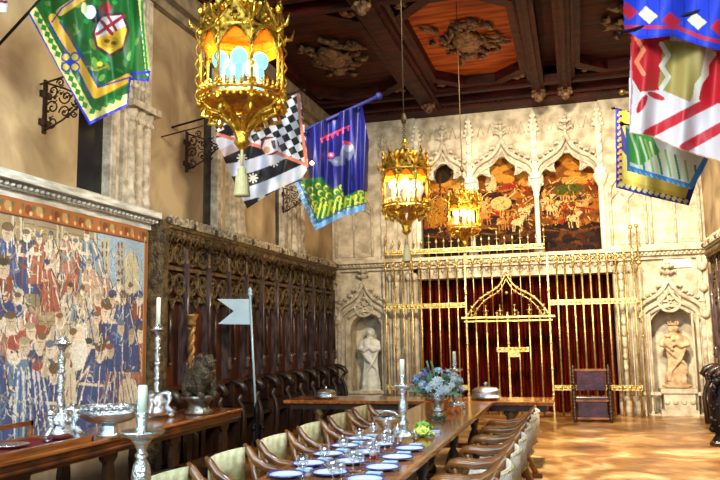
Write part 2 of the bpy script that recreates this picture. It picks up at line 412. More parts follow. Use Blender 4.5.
# lower wall: solid parts and two niches
def niche_bay(x0, x1, xc, hw, zs, top, zbase, par):
    g = MB(); prof = [(xc-hw, zs)]+[(xc-hw*math.cos(a), zs+hw*1.0*math.sin(a)) for a in [PI*i/16 for i in range(1, 16)]]+[(xc+hw, zs)]
    archwall(g, x0, x1, 0, 3.05, prof, D, .7); g.box((x0, D+.5, 0), (x1, D+.7, 3.05)); g.box((xc-hw, D, 0), (xc+hw, D+.6, zbase))
    return g.build('wall_panel', STONE, par)
niche_bay(XL, ox0, -4.36, .36, 1.7, 3, .42, wb)
niche_bay(ox1, XR, 1.75, .42, 1.62, 3, .02, wb)
for xc, hw, zs, h, t in ((-4.40, .62, 1.95, .82, 1), (1.72, .60, 1.9, .72, 1)):
    crocket_ogee(xc, hw, zs, h, D-.06, .045, .28).build('ogee_hood', STONE2, wb)
    g = MB()
    for s_ in (-1, 1):
        for dx, r_ in ((hw+.02, .05), (hw-.13, .035), (hw-.22, .022)):
            g.tube([(xc+s_*dx, D-.03, .1), (xc+s_*dx, D-.03, zs+.02)], r_, 8)
        g.box((xc+s_*hw-.1, D-.1, 0), (xc+s_*hw+.1, D, .35)); g.box((xc+s_*hw-.08, D-.08, zs-.05), (xc+s_*hw+.08, D, zs+.07))
        for k in range(3): g.ball((xc+s_*hw, D-.09, zs+.1+k*.05), .05-.01*k, 5)
    g.build('pilaster', STONE, wb)
    g = MB()  # round tracery over the niche
    g.tube(arc(xc, zs+.26, .2, 0, 2*PI, 20, D-.04)[:-1], .028, 6, closed=True)
    for k in range(5): g.tube(arc(xc+.1*math.cos(k*2*PI/5), zs+.26+.1*math.sin(k*2*PI/5), .07, 0, 2*PI, 10, D-.04)[:-1], .014, 5, closed=True)
    g.tube(arc(xc, zs-.33, .5, .25*PI, .75*PI, 12, D-.03), .03, 6)
    g.box((xc-hw, D-.05, .38), (xc+hw, D, .44))
    g.build('tracery_roundel', STONE2, wb)
# edge piers
g = MB()
for x in (XL+.06, XL+.14): g.tube([(x, D-.05, 0), (x, D-.05, 3.05)], .045, 8)
for x in (XR-.16, XR-.06): g.tube([(x, D-.05, 0), (x, D-.05, 3.05)], .05, 8)
for zz in (1.9, 2.4, 2.8): g.ball((XR-.12, D-.1, zz), .09, 5); g.ball((XL+.1, D-.1, zz), .08, 5)
g.build('pilaster', STONE2, wb)
# pilaster clusters flanking the screen
for xs in ([-3.80, -3.66, -3.52, -3.38, -3.26], [.76, .86, .96, 1.08]):
    g = MB()
    for i, x in enumerate(xs):
        r_ = .055 if i % 2 else .035
        g.tube([(x, D-.04, 0), (x, D-.04, 2.9)], r_, 8)
        g.lathe([(r_*1.8, 0), (r_*1.8, .3), (r_*1.1, .36)], (x, D-.05, 0), 8); g.lathe([(r_, 0), (r_*1.9, .1), (r_*1.9, .15)], (x, D-.05, 2.72), 8)
    for k in range(9): g.ball((xs[1], D-.1, .9+k*.22), .05, 4, (1, .7, 1.4))
    g.build('pilaster', STONE, wb)
# lintel over the opening + frieze
g = MB(); g.box((ox0-.1, D, oz1), (ox1+.1, D+.7, 3.05)); g.box((ox0-.05, D-.05, oz1), (ox1+.05, D, oz1+.07))
for i in range(26):
    x = ox0+.08+i*(ox1-ox0-.1)/25; g.ball((x, D-.02, 2.93), .045, 4)
g.build('lintel', STONE, wb)
# ledge (gallery floor edge)
g = MB(); g.box((XL, D-.16, 3.05), (XR, D+.7, 3.13)); g.box((XL, D-.24, 3.13), (XR, D+.7, 3.2)); g.box((XL, D-.08, 2.98), (XR, D, 3.05))
for i in range(94): g.ball((XL+.05+i*.08, D-.18, 3.09), .028, 4)
g.build('ledge', STONE, wb)
# upper wall
cols = [BX(418, 200), BX(471, 200), BX(536.5, 200), BX(602, 200)]
up = MB(); up.box((XL, D, 3.2), (cols[0]-.02, D+.7, ZC+.2)); up.box((cols[3]+.02, D, 3.2), (XR, D+.7, ZC+.2)); up.box((XL, D+.75, 0), (XR, D+.85, ZC+.2))
up.build('wall_panel', STONE, wb)
for i in range(3):
    x0, x1 = cols[i], cols[i+1]; xc = (x0+x1)/2; hw = (x1-x0)/2-.03
    g = MB(); archwall(g, x0, x1, 4.78, ZC+.2, trefoil(xc, hw, 4.78), D+.05, .28); g.build('trefoil_arch', STONE, wb)
    crocket_ogee(xc, hw+.02, 4.86, .78, D-.02, .045, .36).build('ogee_hood', STONE2, wb)
    g = MB(); g.tube([(x, D+.02, z) for x, z in trefoil(xc, hw, 4.76)], .03, 6)
    for s_ in (-1, 1):     # incised lancets flanking the finial
        for k in range(2):
            xx = xc+s_*(.22+.2*k); g.tube([(xx-.07, D+.03, 5.75), (xx, D+.03, 6.0), (xx+.07, D+.03, 5.75)], .014, 5)
    g.build('arch_moulding', STONE2, wb)
    g = MB(); g.box((x0+.02, D+.62, 3.25), (x1-.02, D+.66, 5.4)); g.build('painting_backing', DARK, wb)
for i, x in enumerate(cols):
    g = MB()
    if 0 < i < 3:
        g.lathe([(.1, 0), (.1, .08), (.06, .13), (.05, .2), (.05, 1.2), (.07, 1.23), (.06, 1.27), (.1, 1.4), (.16, 1.5), (.16, 1.6), (.13, 1.72)], (x, D+.12, 3.2), 14)
        for k in range(8): g.ball((x+.12*math.cos(k*PI/4), D+.12+.12*math.sin(k*PI/4), 4.66), .045, 4)
    else:
        g.tube([(x, D, 3.2), (x, D, 4.6)], .06, 10); g.lathe([(.06, 0), (.13, .15), (.15, .2), (.15, .26)], (x, D, 4.5), 12)
    g.box((x-.09, D-.12, 4.75), (x+.09, D+.05, 4.85)); g.box((x-.05, D-.07, 4.85), (x+.05, D+.05, 5.75))
    g.lathe([(.09, 0), (.03, .35), (.05, .37), (.01, .5)], (x, D-.03, 5.75), 4, smooth=False)
    for k in range(4):
        for s_ in (-1, 1): g.ball((x+s_*(.09-.018*k), D-.05, 5.78+k*.1), .035, 4)
    for k in range(4): g.ball((x, D-.1, 5.0+k*.2), .045, 4)
    g.build('column', mat('white_column_stone', '#d8ccb4', .7, col2='#efe6d0', nscale=8), wb)
# blind tracery
for xa, xb in ((XL+.1, BX(372, 210)), (BX(379, 210)+.12, cols[0]-.12), (cols[3]+.15, BX(645, 210)), (BX(650, 210), XR-.08)):
    g = MB(); xc = (xa+xb)/2; hw = (xb-xa)/2
    g.box((xa, D-.02, 3.3), (xb, D, 3.38))
    for s_ in (-1, 1): g.tube([(xc+s_*hw, D-.03, 3.3), (xc+s_*hw, D-.03, 4.3)], .03, 6)
    g.tube([(x, D-.03, z) for x, z in ogee(xc, hw, 4.3, .75)], .03, 6)
    if hw > .3:
        g.tube([(xc, D-.03, 3.3), (xc, D-.03, 4.2)], .022, 6)
        for s_ in (-1, 1): g.tube([(x, D-.03, z) for x, z in ogee(xc+s_*hw/2, hw/2, 4.15, .3)], .02, 6)
        g.tube(arc(xc, 4.55, .1, 0, 2*PI, 12, D-.03)[:-1], .015, 5, closed=True)
    for k in range(5): g.ball((xc, D-.06, 5.1+k*.09), .06-.008*k, 4)
    g.build('blind_tracery', STONE2, wb)
x = BX(384, 200)
g = MB(); g.box((x-.05, D-.1, 3.2), (x+.05, D, 5.6)); g.lathe([(.09, 0), (.03, .3), (.01, .45)], (x, D-.05, 5.6), 4, smooth=False)
for k in range(8): g.ball((x+(-.07 if k % 2 else .07), D-.07, 5.45+k*.06), .04, 4)
g.build('pinnacle', STONE2, wb)
# plaque with carved marks
a = PY(664, 268, D-.03); c_ = PY(691, 255, D-.03)
pq = MB().box((a.x, D-.04, a.z), (c_.x, D, c_.z)).build('carved_plaque', mat('plaque_stone', '#efe8d8', .7), wb)
g = MB()
for i in range(6):
    xx = a.x+.06+i*.08
    for k in range(2): g.tube([(xx, D-.045, a.z+.07+k*.1), (xx+.03, D-.045, a.z+.12+k*.1), (xx+.055, D-.045, a.z+.07+k*.1)], .005, 4)
g.build('carved_marks', mat('ink_brown', '#5b4a3a', .8), pq)

# curtain behind the screen
nx = 260; vs = []; fs = []
for j, z in enumerate((.0, oz1+.02)):
    for i in range(nx+1):
        x = ox0-.1+(ox1-ox0+.2)*i/nx
        vs.append((x, D+.42+.07*math.sin(i*.72)+.02*math.sin(i*.31+1), z))
for i in range(nx): fs.append((i, i+1, nx+2+i, nx+1+i))
tag(MB().add(vs, fs, True).build('velvet_curtain', VELVET), 'dark red velvet curtain hanging in folds behind the gilded screen', 'curtain')

# ---- ceiling
ce = MB().box((XL-.4, -1, ZC+.35), (XR+.4, D+.9, ZC+.5)).build('ceiling', CEILW, kind='structure')
g = MB(); g.box((XL, D-.45, ZC-.02), (XR, D+.3, ZC+.35)); g.box((XL, D-.6, ZC+.12), (XR, D-.45, ZC+.35))
for i in range(75): g.box((XL+.05+i*.1, D-.5, ZC+.02), (XL+.1+i*.1, D-.44, ZC+.1))
g.build('cornice_beam', CEILW, ce)
xa = [XL+.1, -2.78, -.62, -.05, 2.2]
bm_x = [(-2.9, -2.5), (-.62, -.38), (-.12, .12)]
for (a, bb) in bm_x:
    g = MB(); g.box((a, -1, ZC), (bb, D-.4, ZC+.35)); g.box((a+.08, -1, ZC-.05), (bb-.08, D-.4, ZC))
    g.build('ceiling_beam', CEILW, ce)
rows = [(10.0, 14.15), (5.15, 9.3)]
cells = [(-4.95, -2.93), (-2.47, -.64), (.14, 2.35)]
for (ya, yb) in ((14.2, 14.95), (9.35, 9.95), (4.5, 5.1)):
    g = MB(); g.box((XL, ya, ZC+.02), (XR, ya+.12, ZC+.35)); g.box((XL, yb-.12, ZC+.02), (XR, yb, ZC+.35)); g.box((XL, ya, ZC+.2), (XR, yb, ZC+.35))
    for i in range(90): g.box((XL+.04+i*.085, ya-.04, ZC+.06), (XL+.085+i*.085, ya, ZC+.12))
    g.build('ceiling_beam', CEILW, ce)
    for x in (-2.7, -.5, 0):
        q = MB(); q.lathe([(.02, -.2), (.07, -.17), (.1, -.1), (.08, -.05), (.14, 0), (.14, .05)], (x, (ya+yb)/2, ZC-.02), 8)
        for k in range(6): q.ball((x+.1*math.cos(k*PI/3), (ya+yb)/2+.1*math.sin(k*PI/3), ZC-.08), .05, 4)
        q.build('carved_boss', CEILC, ce)
def octo(x0, x1, y0, y1, c): return [(x0+c, y0), (x1-c, y0), (x1, y0+c), (x1, y1-c), (x1-c, y1), (x0+c, y1), (x0, y1-c), (x0, y0+c)]
for ri, (ya, yb) in enumerate(rows):
    for ci, (x0, x1) in enumerate(cells):
        pn = MB().box((x0, ya, ZC+.26), (x1, yb, ZC+.36)).build('coffer_panel', CEILP if ci == 1 else mat('ceiling_panel_shaded_wood', '#2a0d05', .7, spec=.15, col2='#4a1e0c', nscale=2.2, bump=.2, bscale=14, stretch=(.6, 4, 4)), ce)  # centre panel coloured as lit, side panels as the same wood in shade
        g = MB(); o1 = octo(x0+.02, x1-.02, ya+.04, yb-.04, .5); o2 = octo(x0+.14, x1-.14, ya+.2, yb-.2, .5)
        g.strip([(x, y, ZC+.08) for x, y in o1+o1[:1]], [(x, y, ZC+.08) for x, y in o2+o2[:1]], (0, 0, .2))
        sq = [(x0, ya), (x1, ya), (x1, yb), (x0, yb)]
        g.tube([(x, y, ZC+.12) for x, y in sq], .07, 6, closed=True)
        g.build('coffer_frame', CEILW, pn)
        g = MB(); xm, ym = (x0+x1)/2, (ya+yb)/2     # carved figure in swirling drapery
        rr = random.Random(ri*7+ci)
        g.ball((xm, ym, ZC+.2), .24, 8, (1, 1.9, .5)); g.ball((xm-.05, ym+.55, ZC+.16), .13, 6, (1, 1, .7))
        for k in range(46):
            a = rr.uniform(0, 2*PI); d_ = rr.uniform(.1, .62); p = Vector((xm+d_*math.cos(a), ym+1.5*d_*math.sin(a), ZC+.22))
            t = Vector((rr.uniform(-.14, .14), rr.uniform(-.18, .18), 0)); g.tube([p, p+t+Vector((.05, 0, -.05)), p+t*2+Vector((0, .06, 0))], [.05, .045, .015], 6)
        for sx in (x0+.22, x1-.22):
            for sy in (ya+.25, yb-.25):
                for k in range(5): g.ball((sx+rr.uniform(-.12, .12), sy+rr.uniform(-.12, .12), ZC+.14), .07, 5, (1, 1, .6))
        g.build('carved_relief', CEILC, pn)

# ---------------------------------------------------------------- choir stalls
def stall_run(x, sgn, y0, y1, top, label, cell=.65):
    """x wall plane, sgn +1 projects to +x"""
    s_ = sgn; X = lambda d: x+s_*d
    root = thing('choir_stalls', label, 'choir stalls', (0, 0, 0))
    MB().box((X(0), y0, .0), (X(.06), y1, top-.5)).build('back_panel', PANEL, root)
    g = MB(); g.box((X(0), y0, top-.5), (X(.1), y1, top-.05)); g.box((X(0), y0, top-.09), (X(.24), y1, top-.02)); g.box((X(.18), y0, top-.13), (X(.22), y1, top-.09))
    kk = int((y1-y0)/.16)
    for i in range(kk):
        yy = y0+.08+i*.16; g.tube([(X(.2), yy-.07, top-.12), (X(.21), yy-.05, top-.2), (X(.21), yy, top-.25), (X(.21), yy+.05, top-.2), (X(.2), yy+.07, top-.12)], .016, 5); g.ball((X(.21), yy, top-.17), .03, 4)
    g.build('canopy', CARVE, root)
    n = int(round((y1-y0)/cell)); st = (y1-y0)/n
    g = MB()
    k = int((y1-y0)/.13)
    for i in range(k):
        yy = y0+.06+i*(y1-y0-.06)/k
        g.prism([(X(.22), yy-.05, top-.04), (X(.22), yy+.05, top-.04), (X(.22), yy+.035, top+.03), (X(.22), yy, top+.08), (X(.22), yy-.035, top+.03)], (s_*.04, 0, 0))
    g.build('cresting', mat('toplit_cresting_wood', '#6a5a44', .6, col2='#cfc0a0', nscale=20), root)  # pale tone paints light caught from above into the colour
    g = MB()
    for i in range(n):
        yc = y0+st*(i+.5)
        for q in (0, 1):
            yq = yc+(q-.5)*st/2; R_ = st*.22
            for zz, r_ in ((top-.38, R_), (top-.78, R_)):
                g.tube([(X(.13), yq+r_*math.cos(a), zz+r_*math.sin(a)) for a in [2*PI*t/14 for t in range(14)]], .018, 5, closed=True)
                for t in range(4):
                    a = t*PI/2; g.tube([(X(.13), yq+r_*.5*math.cos(a)+r_*.4*math.cos(b_), zz+r_*.5*math.sin(a)+r_*.4*math.sin(b_)) for b_ in [2*PI*u/8 for u in range(8)]], .009, 4, closed=True)
            g.tube([(X(.12), yq+(xx), z) for xx, z in ogee(0, st*.24, top-1.12, .3, 10)], .018, 5)
        for t in range(5): g.ball((X(.2), yc+(t-2)*st/5, top-.16), .05, 4)
        for t in range(12): g.ball((X(.11), yc+random.uniform(-.5, .5)*st, random.uniform(top-1.0, top-.25)), random.uniform(.02, .045), 4)
    g.box((X(.05), y0, top-.6), (X(.14), y1, top-.55)); g.box((X(.05), y0, top-1.0), (X(.12), y1, top-.96))
    g.build('tracery_frieze', CARVE, root)
    for i in range(n+1):
        yy = y0+st*i
        g = MB(); g.box((X(.05), yy-.035, .95), (X(.16), yy+.035, top-.1)); g.tube([(X(.17), yy, 1.25), (X(.17), yy, top-.5)], .022, 8)
        g.lathe([(.02, 0), (.05, .05), (.03, .1), (.045, .14), (.03, .2)], (X(.17), yy, 1.12), 8)
        g.lathe([(.03, 0), (.06, .08), (.02, .3)], (X(.16), yy, top-.3), 6); g.ball((X(.24), yy, top-.0), .05, 5)
        g.build('colonnette', COLN, root)
        if i < n:
            g = MB(); g.tube([(X(.1), yy+st/2, 1.3), (X(.1), yy+st/2, top-1.0)], .02, 6); g.ball((X(.1), yy+st/2, 1.28), .03, 4); g.build('colonnette', COLN, root)
        g = MB(); g.box((X(.0), yy-.03, 0), (X(.36), yy+.03, .62)); g.box((X(0), yy-.03, .6), (X(.25), yy+.03, .95))
        g.tube([(X(.1), yy, .98), (X(.25), yy, .98), (X(.36), yy, .93), (X(.42), yy, .85), (X(.36), yy, .8)], [.045, .05, .055, .05, .03], 8)
        g.tube([(X(.36), yy, .8), (X(.32), yy, .7), (X(.38), yy, .6), (X(.41), yy, .45), (X(.38), yy, .0)], [.03, .045, .03, .04, .05], 8)
        g.build('armrest', DWOOD, root)
        if i < n:
            MB().box((X(.05), yy+.04, .42), (X(.34), yy+st-.04, .47)).box((X(.05), yy+.04, .1), (X(.1), yy+st-.04, .42)).build('seat', DWOOD, root)
    MB().box((X(0), y0, .95), (X(.2), y1, 1.0)).build('shoulder_rail', PANEL, root)
    MB().box((X(0), y0-.08, 0), (X(.24), y0, top)).build('end_panel', CARVE, root)
    return root
stall_run(XL, 1, 8.22, 15.05, 3.08, 'long row of carved dark walnut choir stalls with canopy along the left wall')
stall_run(XR, -1, 9.0, 14.25, 3.08, 'dark carved choir stalls with canopy against the right wall, at the right edge')


# ---------------------------------------------------------------- tapestry
TY0, TY1, TZ0, TZ1 = 4.6, 8.06, .62, 2.95
def tap_paint(P):
    # canvas in metres: u along the wall, v downwards from the top edge
    rr = random.Random(3); W_, H_ = TY1-TY0, TZ1-TZ0
    def T(u, v): p = PX(u, v, XL+.05); return (p.y-TY0, TZ1-p.z)
    def poly(pts, c): P.poly([T(*q) for q in pts], c)
    def line(pts, w_, c): P.line([T(*q) for q in pts], w_, c)
    def dot(u, v, r, c, e=1.0): x, y = T(u, v); P.ell(x, y, r, r*e, c)
    # ground
    poly([(-60, 170), (200, 170), (200, 480), (-60, 480)], '#9c8a68')
    poly([(95, 215), (150, 235), (150, 330), (95, 330)], '#8fb0c8')
    poly([(0, 215), (62, 232), (62, 330), (0, 330)], '#a58d5c')
    for k in range(16): line([(20, 222+k*7), (100, 240+k*6)], .008, '#6e5836')
    # towers and castle
    poly([(100, 238), (109, 238), (110, 290), (100, 290)], '#b8b3a4'); poly([(116, 246), (124, 241), (125, 300), (116, 300)], '#a8a294')
    for k in range(5):
        for q in (102, 106, 118, 121): line([(q, 243+k*9), (q, 247+k*9)], .03, '#6a4a3a')
    poly([(124, 260), (130, 248), (140, 262), (140, 300), (124, 300)], '#c9c2a2')
    # panelled gallery / pulpit
    poly([(28, 268), (62, 272), (65, 300), (50, 312), (28, 308)], '#8f7a54')
    for k in range(7): line([(29+k*5.2, 270+k*.6), (29+k*5.2, 306+k*.3)], .014, '#5e4a30')
    line([(28, 288), (64, 290)], .018, '#cdbb8c'); line([(28, 270), (63, 274)], .02, '#cdbb8c')
    for a in range(-3, 4): line([(45, 322), (45+a*5, 308)], .02, '#b8a478')
    for u in (14, 22, 58, 63, 96): line([(u, 215), (u+1, 330)], .05, '#c8bda0'); line([(u+1, 215), (u+2, 330)], .012, '#5a4c38')
    robes = ['#2a4488', '#a0482e', '#c4b294', '#5d7f9e', '#b4684a', '#22386f', '#ded2b8', '#8496a0', '#8c3c2c', '#c4906c']
    def figure(u, v, s, c, c2, lean=0, hat=None):
        """u,v = head centre in photo px, s = figure height px"""
        w_ = s*.2
        pts = [(u-w_*.5, v+s*.13), (u+w_*.5, v+s*.13), (u+w_*.95+lean, v+s*.45), (u+w_*1.1+lean, v+s), (u-w_*1.1+lean, v+s), (u-w_*.85+lean, v+s*.42)]
        poly(pts, c)
        m = P.inpoly([T(*q) for q in pts])
        for k in range(5):
            a = (k-2)*.42
            P.line([T(u+a*w_*.6, v+s*.2), T(u+a*w_*1.6+lean+rr.uniform(-2, 2), v+s)], .018, c2 if k % 2 else '#e4dac2', m)
        P.line([T(u-w_*.6, v+s*.5), T(u+w_*.2, v+s*.62), T(u+w_*.9, v+s*.4)], .03, c2, m)
        P.line([T(*pts[i]) for i in (0, 5, 4)], .012, '#2b2230'); P.line([T(*pts[i]) for i in (1, 2, 3)], .012, '#2b2230')
        x, y = T(u, v+s*.07); sc_ = s*.00024
        line([(u-w_*.5, v+s*.2), (u-w_*.9+lean, v+s*.36), (u+w_*.1, v+s*.38)], .03, '#e6d0b4')
        P.ell(x, y, sc_*3.4, sc_*4.4, '#e8d3b8'); P.ell(x, y-sc_*3.2, sc_*3.9, sc_*2.6, hat or rr.choice(['#6a4a2c', '#a83c28', '#22377c', '#cbbd9e']))
        P.ell(x-sc_*1.2, y, sc_*.5, sc_*.5, '#3a2a24'); P.ell(x+sc_*1.2, y, sc_*.5, sc_*.5, '#3a2a24')
    F_ = [(8, 228, 80, 0), (27, 232, 62, 5), (38, 236, 48, 1), (50, 234, 45, 6), (75, 240, 62, 1), (88, 232, 58, 7), (66, 234, 40, 4), (105, 272, 40, 4),
          (130, 285, 62, 5), (118, 280, 40, 6), (90, 262, 55, 9), (70, 285, 55, 2), (80, 300, 60, 7), (98, 300, 60, 6), (112, 300, 62, 4), (140, 300, 60, 8), (4, 262, 95, 8), (18, 300, 60, 2),
          (-12, 260, 110, 5), (30, 330, 85, 3), (-5, 320, 110, 4), (12, 318, 110, 4), (24, 345, 90, 3), (40, 340, 95, 5), (50, 348, 90, 5), (60, 320, 70, 2), (75, 335, 95, 8), (88, 345, 85, 2), (97, 318, 75, 0),
          (106, 310, 90, 5), (120, 325, 100, 1), (110, 350, 85, 9), (132, 335, 90, 0), (141, 330, 95, 4), (128, 375, 60, 6), (66, 360, 80, 6)]
    for (u, v, s, c) in F_+[(15, 350, 90, 3), (36, 372, 70, 0), (-8, 345, 100, 0), (54, 375, 70, 0), (100, 352, 80, 0), (84, 288, 55, 2), (46, 262, 50, 1), (122, 300, 60, 0)]: figure(u, v, s, robes[c], robes[(c+3) % 10], rr.uniform(-4, 4)) if v < 296 else figure(u, v-6, s*1.3, robes[c], robes[(c+3) % 10], rr.uniform(-6, 6))
    dot(80, 345, .17, '#e6e0d0', 1.3); dot(80, 336, .09, '#e4cdb0'); dot(30, 320, .1, '#c4553c', .8)
    for k in range(5): line([(70+k*3, 235+k*2), (88-k*5, 262-k*2)], .012, '#e6dcc0')
    for k in range(9): line([(96+k*5, 420), (108+k*2, 372)], .02, '#ded0ae' if k % 2 else '#a5523c')
    for k in range(12): line([(10+k*4, 435), (16+k*2.3, 372)], .022, '#d4dce4' if k % 2 else '#28489a')
    # fine drapery strokes over the figures
    U0 = P.U.copy(); V0 = P.V.copy(); full = P.c
    step = P.U[0, 1]-P.U[0, 0]
    for k in range(1100):
        x, y = rr.uniform(.5, W_-.1), rr.uniform(.25, H_-.06); i, j = int(x/step), int(y/step)
        L_ = rr.uniform(.04, .13); a = rr.gauss(PI/2, .5); n_ = int(L_/step*1.2); cu = rr.uniform(-3, 3)
        base = full[min(j, full.shape[0]-1), min(i, full.shape[1]-1)].copy(); kcol = rr.choice([np.array(lin('#e6dcc4')), np.array(lin('#cfc2a0')), np.array(lin('#3a3640')), base*.45, base*.6, base*1.5, base*1.8, np.array(lin('#a0705a')), np.array(lin('#6a86a8'))])
        w2 = rr.choice([1, 1, 2])
        px_, py_ = x, y
        for q in range(n_):
            px_ += step*math.cos(a+cu*q/n_*.5); py_ += step*math.sin(a+cu*q/n_*.5); ii, jj = int(px_/step), int(py_/step)
            if 0 <= ii < full.shape[1]-2 and 0 <= jj < full.shape[0]-2: full[jj, ii:ii+w2] = np.clip(kcol, 0, .85)
    for (u, v, s, c) in F_:     # faces and hands over the drapery
        s2 = s*(1.3 if v >= 296 else 1); v -= 6 if v >= 296 else 0
        x, y = T(u, v+s2*.07); q = min(s*.00082, .075); P.ell(x, y, q*.9, q*1.15, rr.choice(['#dcc6a8', '#cdb494', '#e4d2b6']), rr.uniform(-.4, .4)); P.ell(x+rr.uniform(-.3, .3)*q, y-q*.85, q*.95, q*.5, rr.choice(['#6a4a2c', '#8a4a34', '#7a5a3a', '#cbbd9e', '#3c2c24', '#5c6c8c', '#a89470']))
        P.line([(x-q*.5, y-q*.05), (x+q*.3, y-q*.05)], .009, '#8a6a54'); P.line([(x-q*.1, y), (x-q*.2, y+q*.5)], .009, '#a88468')
        hx, hy = T(u+2, v+s2*.33); P.ell(hx, hy, q*.4, q*.22, '#d8c0a0', rr.uniform(-.6, .6))
    dot(80, 352, .13, '#e8e2d4', 1.5); dot(80, 338, .07, '#ecd8be')
    # weave speckle
    g = np.random.RandomState(1).rand(*P.U.shape)[..., None]; P.c *= (.72+.56*g)
    lum = P.c.mean(-1, keepdims=True); P.c[:] = P.c*.78+.22*(lum*.75+.14)*np.array([1.12, .98, .74])
    # borders
    bd = (P.V < .17) | (P.U > W_-.07) | (P.V > H_-.05)
    P.c[bd] = lin('#a5602f')
    for k in range(26):
        x = k*.135; P.ell(x, .085, .045, .05, ['#a8623a', '#7c3a24', '#b89060'][k % 3]); P.ell(x+.06, .06, .02, .03, '#5b6a3a')
        P.ell(x+.03, .12, .02, .02, '#d8b870')
    P.line([(0, .168), (W_, .168)], .015, '#5a2c1c'); P.line([(W_-.07, .1), (W_-.07, H_)], .012, '#d4b070')
    P.put(P.U > W_-.012, '#8a6030')
def tap_pos(U, V):
    return np.stack([XL+.05+.012*np.sin(U*5)+.006*np.sin(U*13+V), TY0+U, TZ1-V], -1)
t = cloth('tapestry', 0, TY1-TY0, 0, TZ1-TZ0, .0085, tap_pos, tap_paint, None, CLOTHM)
tag(t, 'large woven tapestry crowded with robed figures in blue and red, hung on the left wall', 'tapestry')

# ---------------------------------------------------------------- gallery paintings
def battle(seed, style):
    def fn(P):
        rr = random.Random(seed); H_ = P.V.max(); W_ = P.U.max()
        P.c[:] = lin('#8c5a20')
        for k in range(90):
            v = rr.random()**.8*H_; c = rr.choice(['#c98a3a', '#e0ae5c', '#a86c28', '#d8a050'] if v < .35*H_ else (['#6a3c14', '#8c5a20', '#3a2210', '#b87a34', '#a83a1c'] if v < .72*H_ else ['#2c1a0a', '#3e2812', '#5a3a18', '#1c120a']))
            P.ell(rr.random()*W_, v, rr.uniform(.06, .3), rr.uniform(.03, .12), c, rr.uniform(-.4, .4))
        for k in range(9):   # horses and riders
            x = rr.uniform(.1, W_-.1); y = rr.uniform(.42, .7)*H_; c = rr.choice(['#e8cfa0', '#7a4418', '#c89058', '#2c1a10', '#d8b078'])
            P.ell(x, y, .13, .075, c, rr.uniform(-.3, .3)); P.ell(x+.12, y-.09, .05, .06, c, .6); P.ell(x+.17, y-.11, .04, .022, c)
            for q in (-.09, -.04, .06, .1): P.line([(x+q, y+.04), (x+q+rr.uniform(-.04, .04), y+.2)], .02, c)
            P.ell(x-.02, y-.12, .04, .07, rr.choice(['#b8341c', '#e0b060', '#39404a', '#a85a24'])); P.ell(x-.02, y-.21, .025, .03, '#e8c090')
            P.line([(x, y-.14), (x+.2, y-.28)], .012, '#f0d8a0')
        P.line([(0, .78*H_), (W_*.5, .82*H_), (W_, .78*H_)], .03, '#8a5a28')
        if style == 0: P.ell(.42, .42, .22, .2, '#2e2a12'); P.ell(.55, .3, .12, .12, '#3a3216'); P.line([(.4, .4), (.33, 1.4)], .05, '#5a3414'); P.poly([(.1, 1.0), (.5, .9), (.5, 1.5), (.1, 1.6)], '#b8862c')
        if style == 1: P.ell(.55, 1.15, .22, .15, '#e4c48a'); P.ell(.35, .7, .12, .2, '#e8cfa4')
        if style == 2: P.ell(.6, .95, .3, .12, '#5a6a24'); P.line([(.2, 1.5), (.6, 1.3), (1.1, 1.4)], .04, '#a83018')
        for k in range(260):
            v = rr.uniform(.3, 1)*H_; x = rr.uniform(0, W_); a = rr.uniform(0, 3); l_ = rr.uniform(.03, .1)
            P.line([(x, v), (x+l_*math.cos(a), v+l_*math.sin(a))], rr.uniform(.008, .025), rr.choice(['#1a0f08', '#2e1a0c', '#e0a850', '#8a2c14', '#c07828', '#f0cc80'] if v < .75*H_ else ['#140c06', '#2a180a', '#5a3414', '#8a4a1c']))
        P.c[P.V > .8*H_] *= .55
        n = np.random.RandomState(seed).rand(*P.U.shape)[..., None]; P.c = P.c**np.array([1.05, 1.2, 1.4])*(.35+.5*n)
    return fn
for i in range(3):
    x0, x1 = cols[i]+.03, cols[i+1]-.03
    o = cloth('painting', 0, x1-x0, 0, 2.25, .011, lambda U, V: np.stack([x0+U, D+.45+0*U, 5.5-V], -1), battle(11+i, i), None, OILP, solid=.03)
    tag(o, ['golden brown landscape painting with a dark round tree, under the left gallery arch', 'amber battle painting with pale horses, under the middle gallery arch', 'amber battle painting with a green hillock, under the right gallery arch'][i], 'painting', 'paintings in the gallery arches')

# ---------------------------------------------------------------- gilded screen
GY = 15.1
gr = thing('gilded_screen', 'tall gilded iron screen of slender bars with ogee gate, in front of the velvet curtain', 'screen', (-1.4, GY, 0))
def G(g, name, m_=GOLD, par=gr, **k):
    g.v = [(x+1.4, y-GY, z) for x, y, z in g.v]; return g.build(name, m_, par, **k)
xl, xg0, xg1, xr_ = PY(386, 300, GY).x, PY(466, 300, GY).x, PY(549, 300, GY).x, PY(635, 300, GY).x
def spike(g, x, z, s=1):
    g.lathe([(.012, 0), (.03, .02), (.012, .05), (.028, .1), (.004, .2)], (x, GY, z), 6, smooth=False)
    for q in (-1, 1): g.tube([(x, GY, z), (x+q*.05*s, GY, z+.03), (x+q*.06*s, GY, z+.09), (x+q*.03*s, GY, z+.1)], .009, 5)
def bars(a, b_, n, z1, big=False):
    for i in range(n):
        x = a+(b_-a)*i/(n-1); g = MB(); r_ = .02
        g.tube([(x, GY, 0), (x, GY, z1)], r_, 6); g.ball((x, GY, z1), .03, 4); g.ball((x, GY, 1.6), .024, 4)
        if big: spike(g, x, z1)
        G(g, 'bar')
bars(xl, xg0-.17, 9, 2.98, True); bars(xg0+.19, xg1-.19, 7, 2.0); bars(xg1+.17, xr_, 10, 2.98, True)
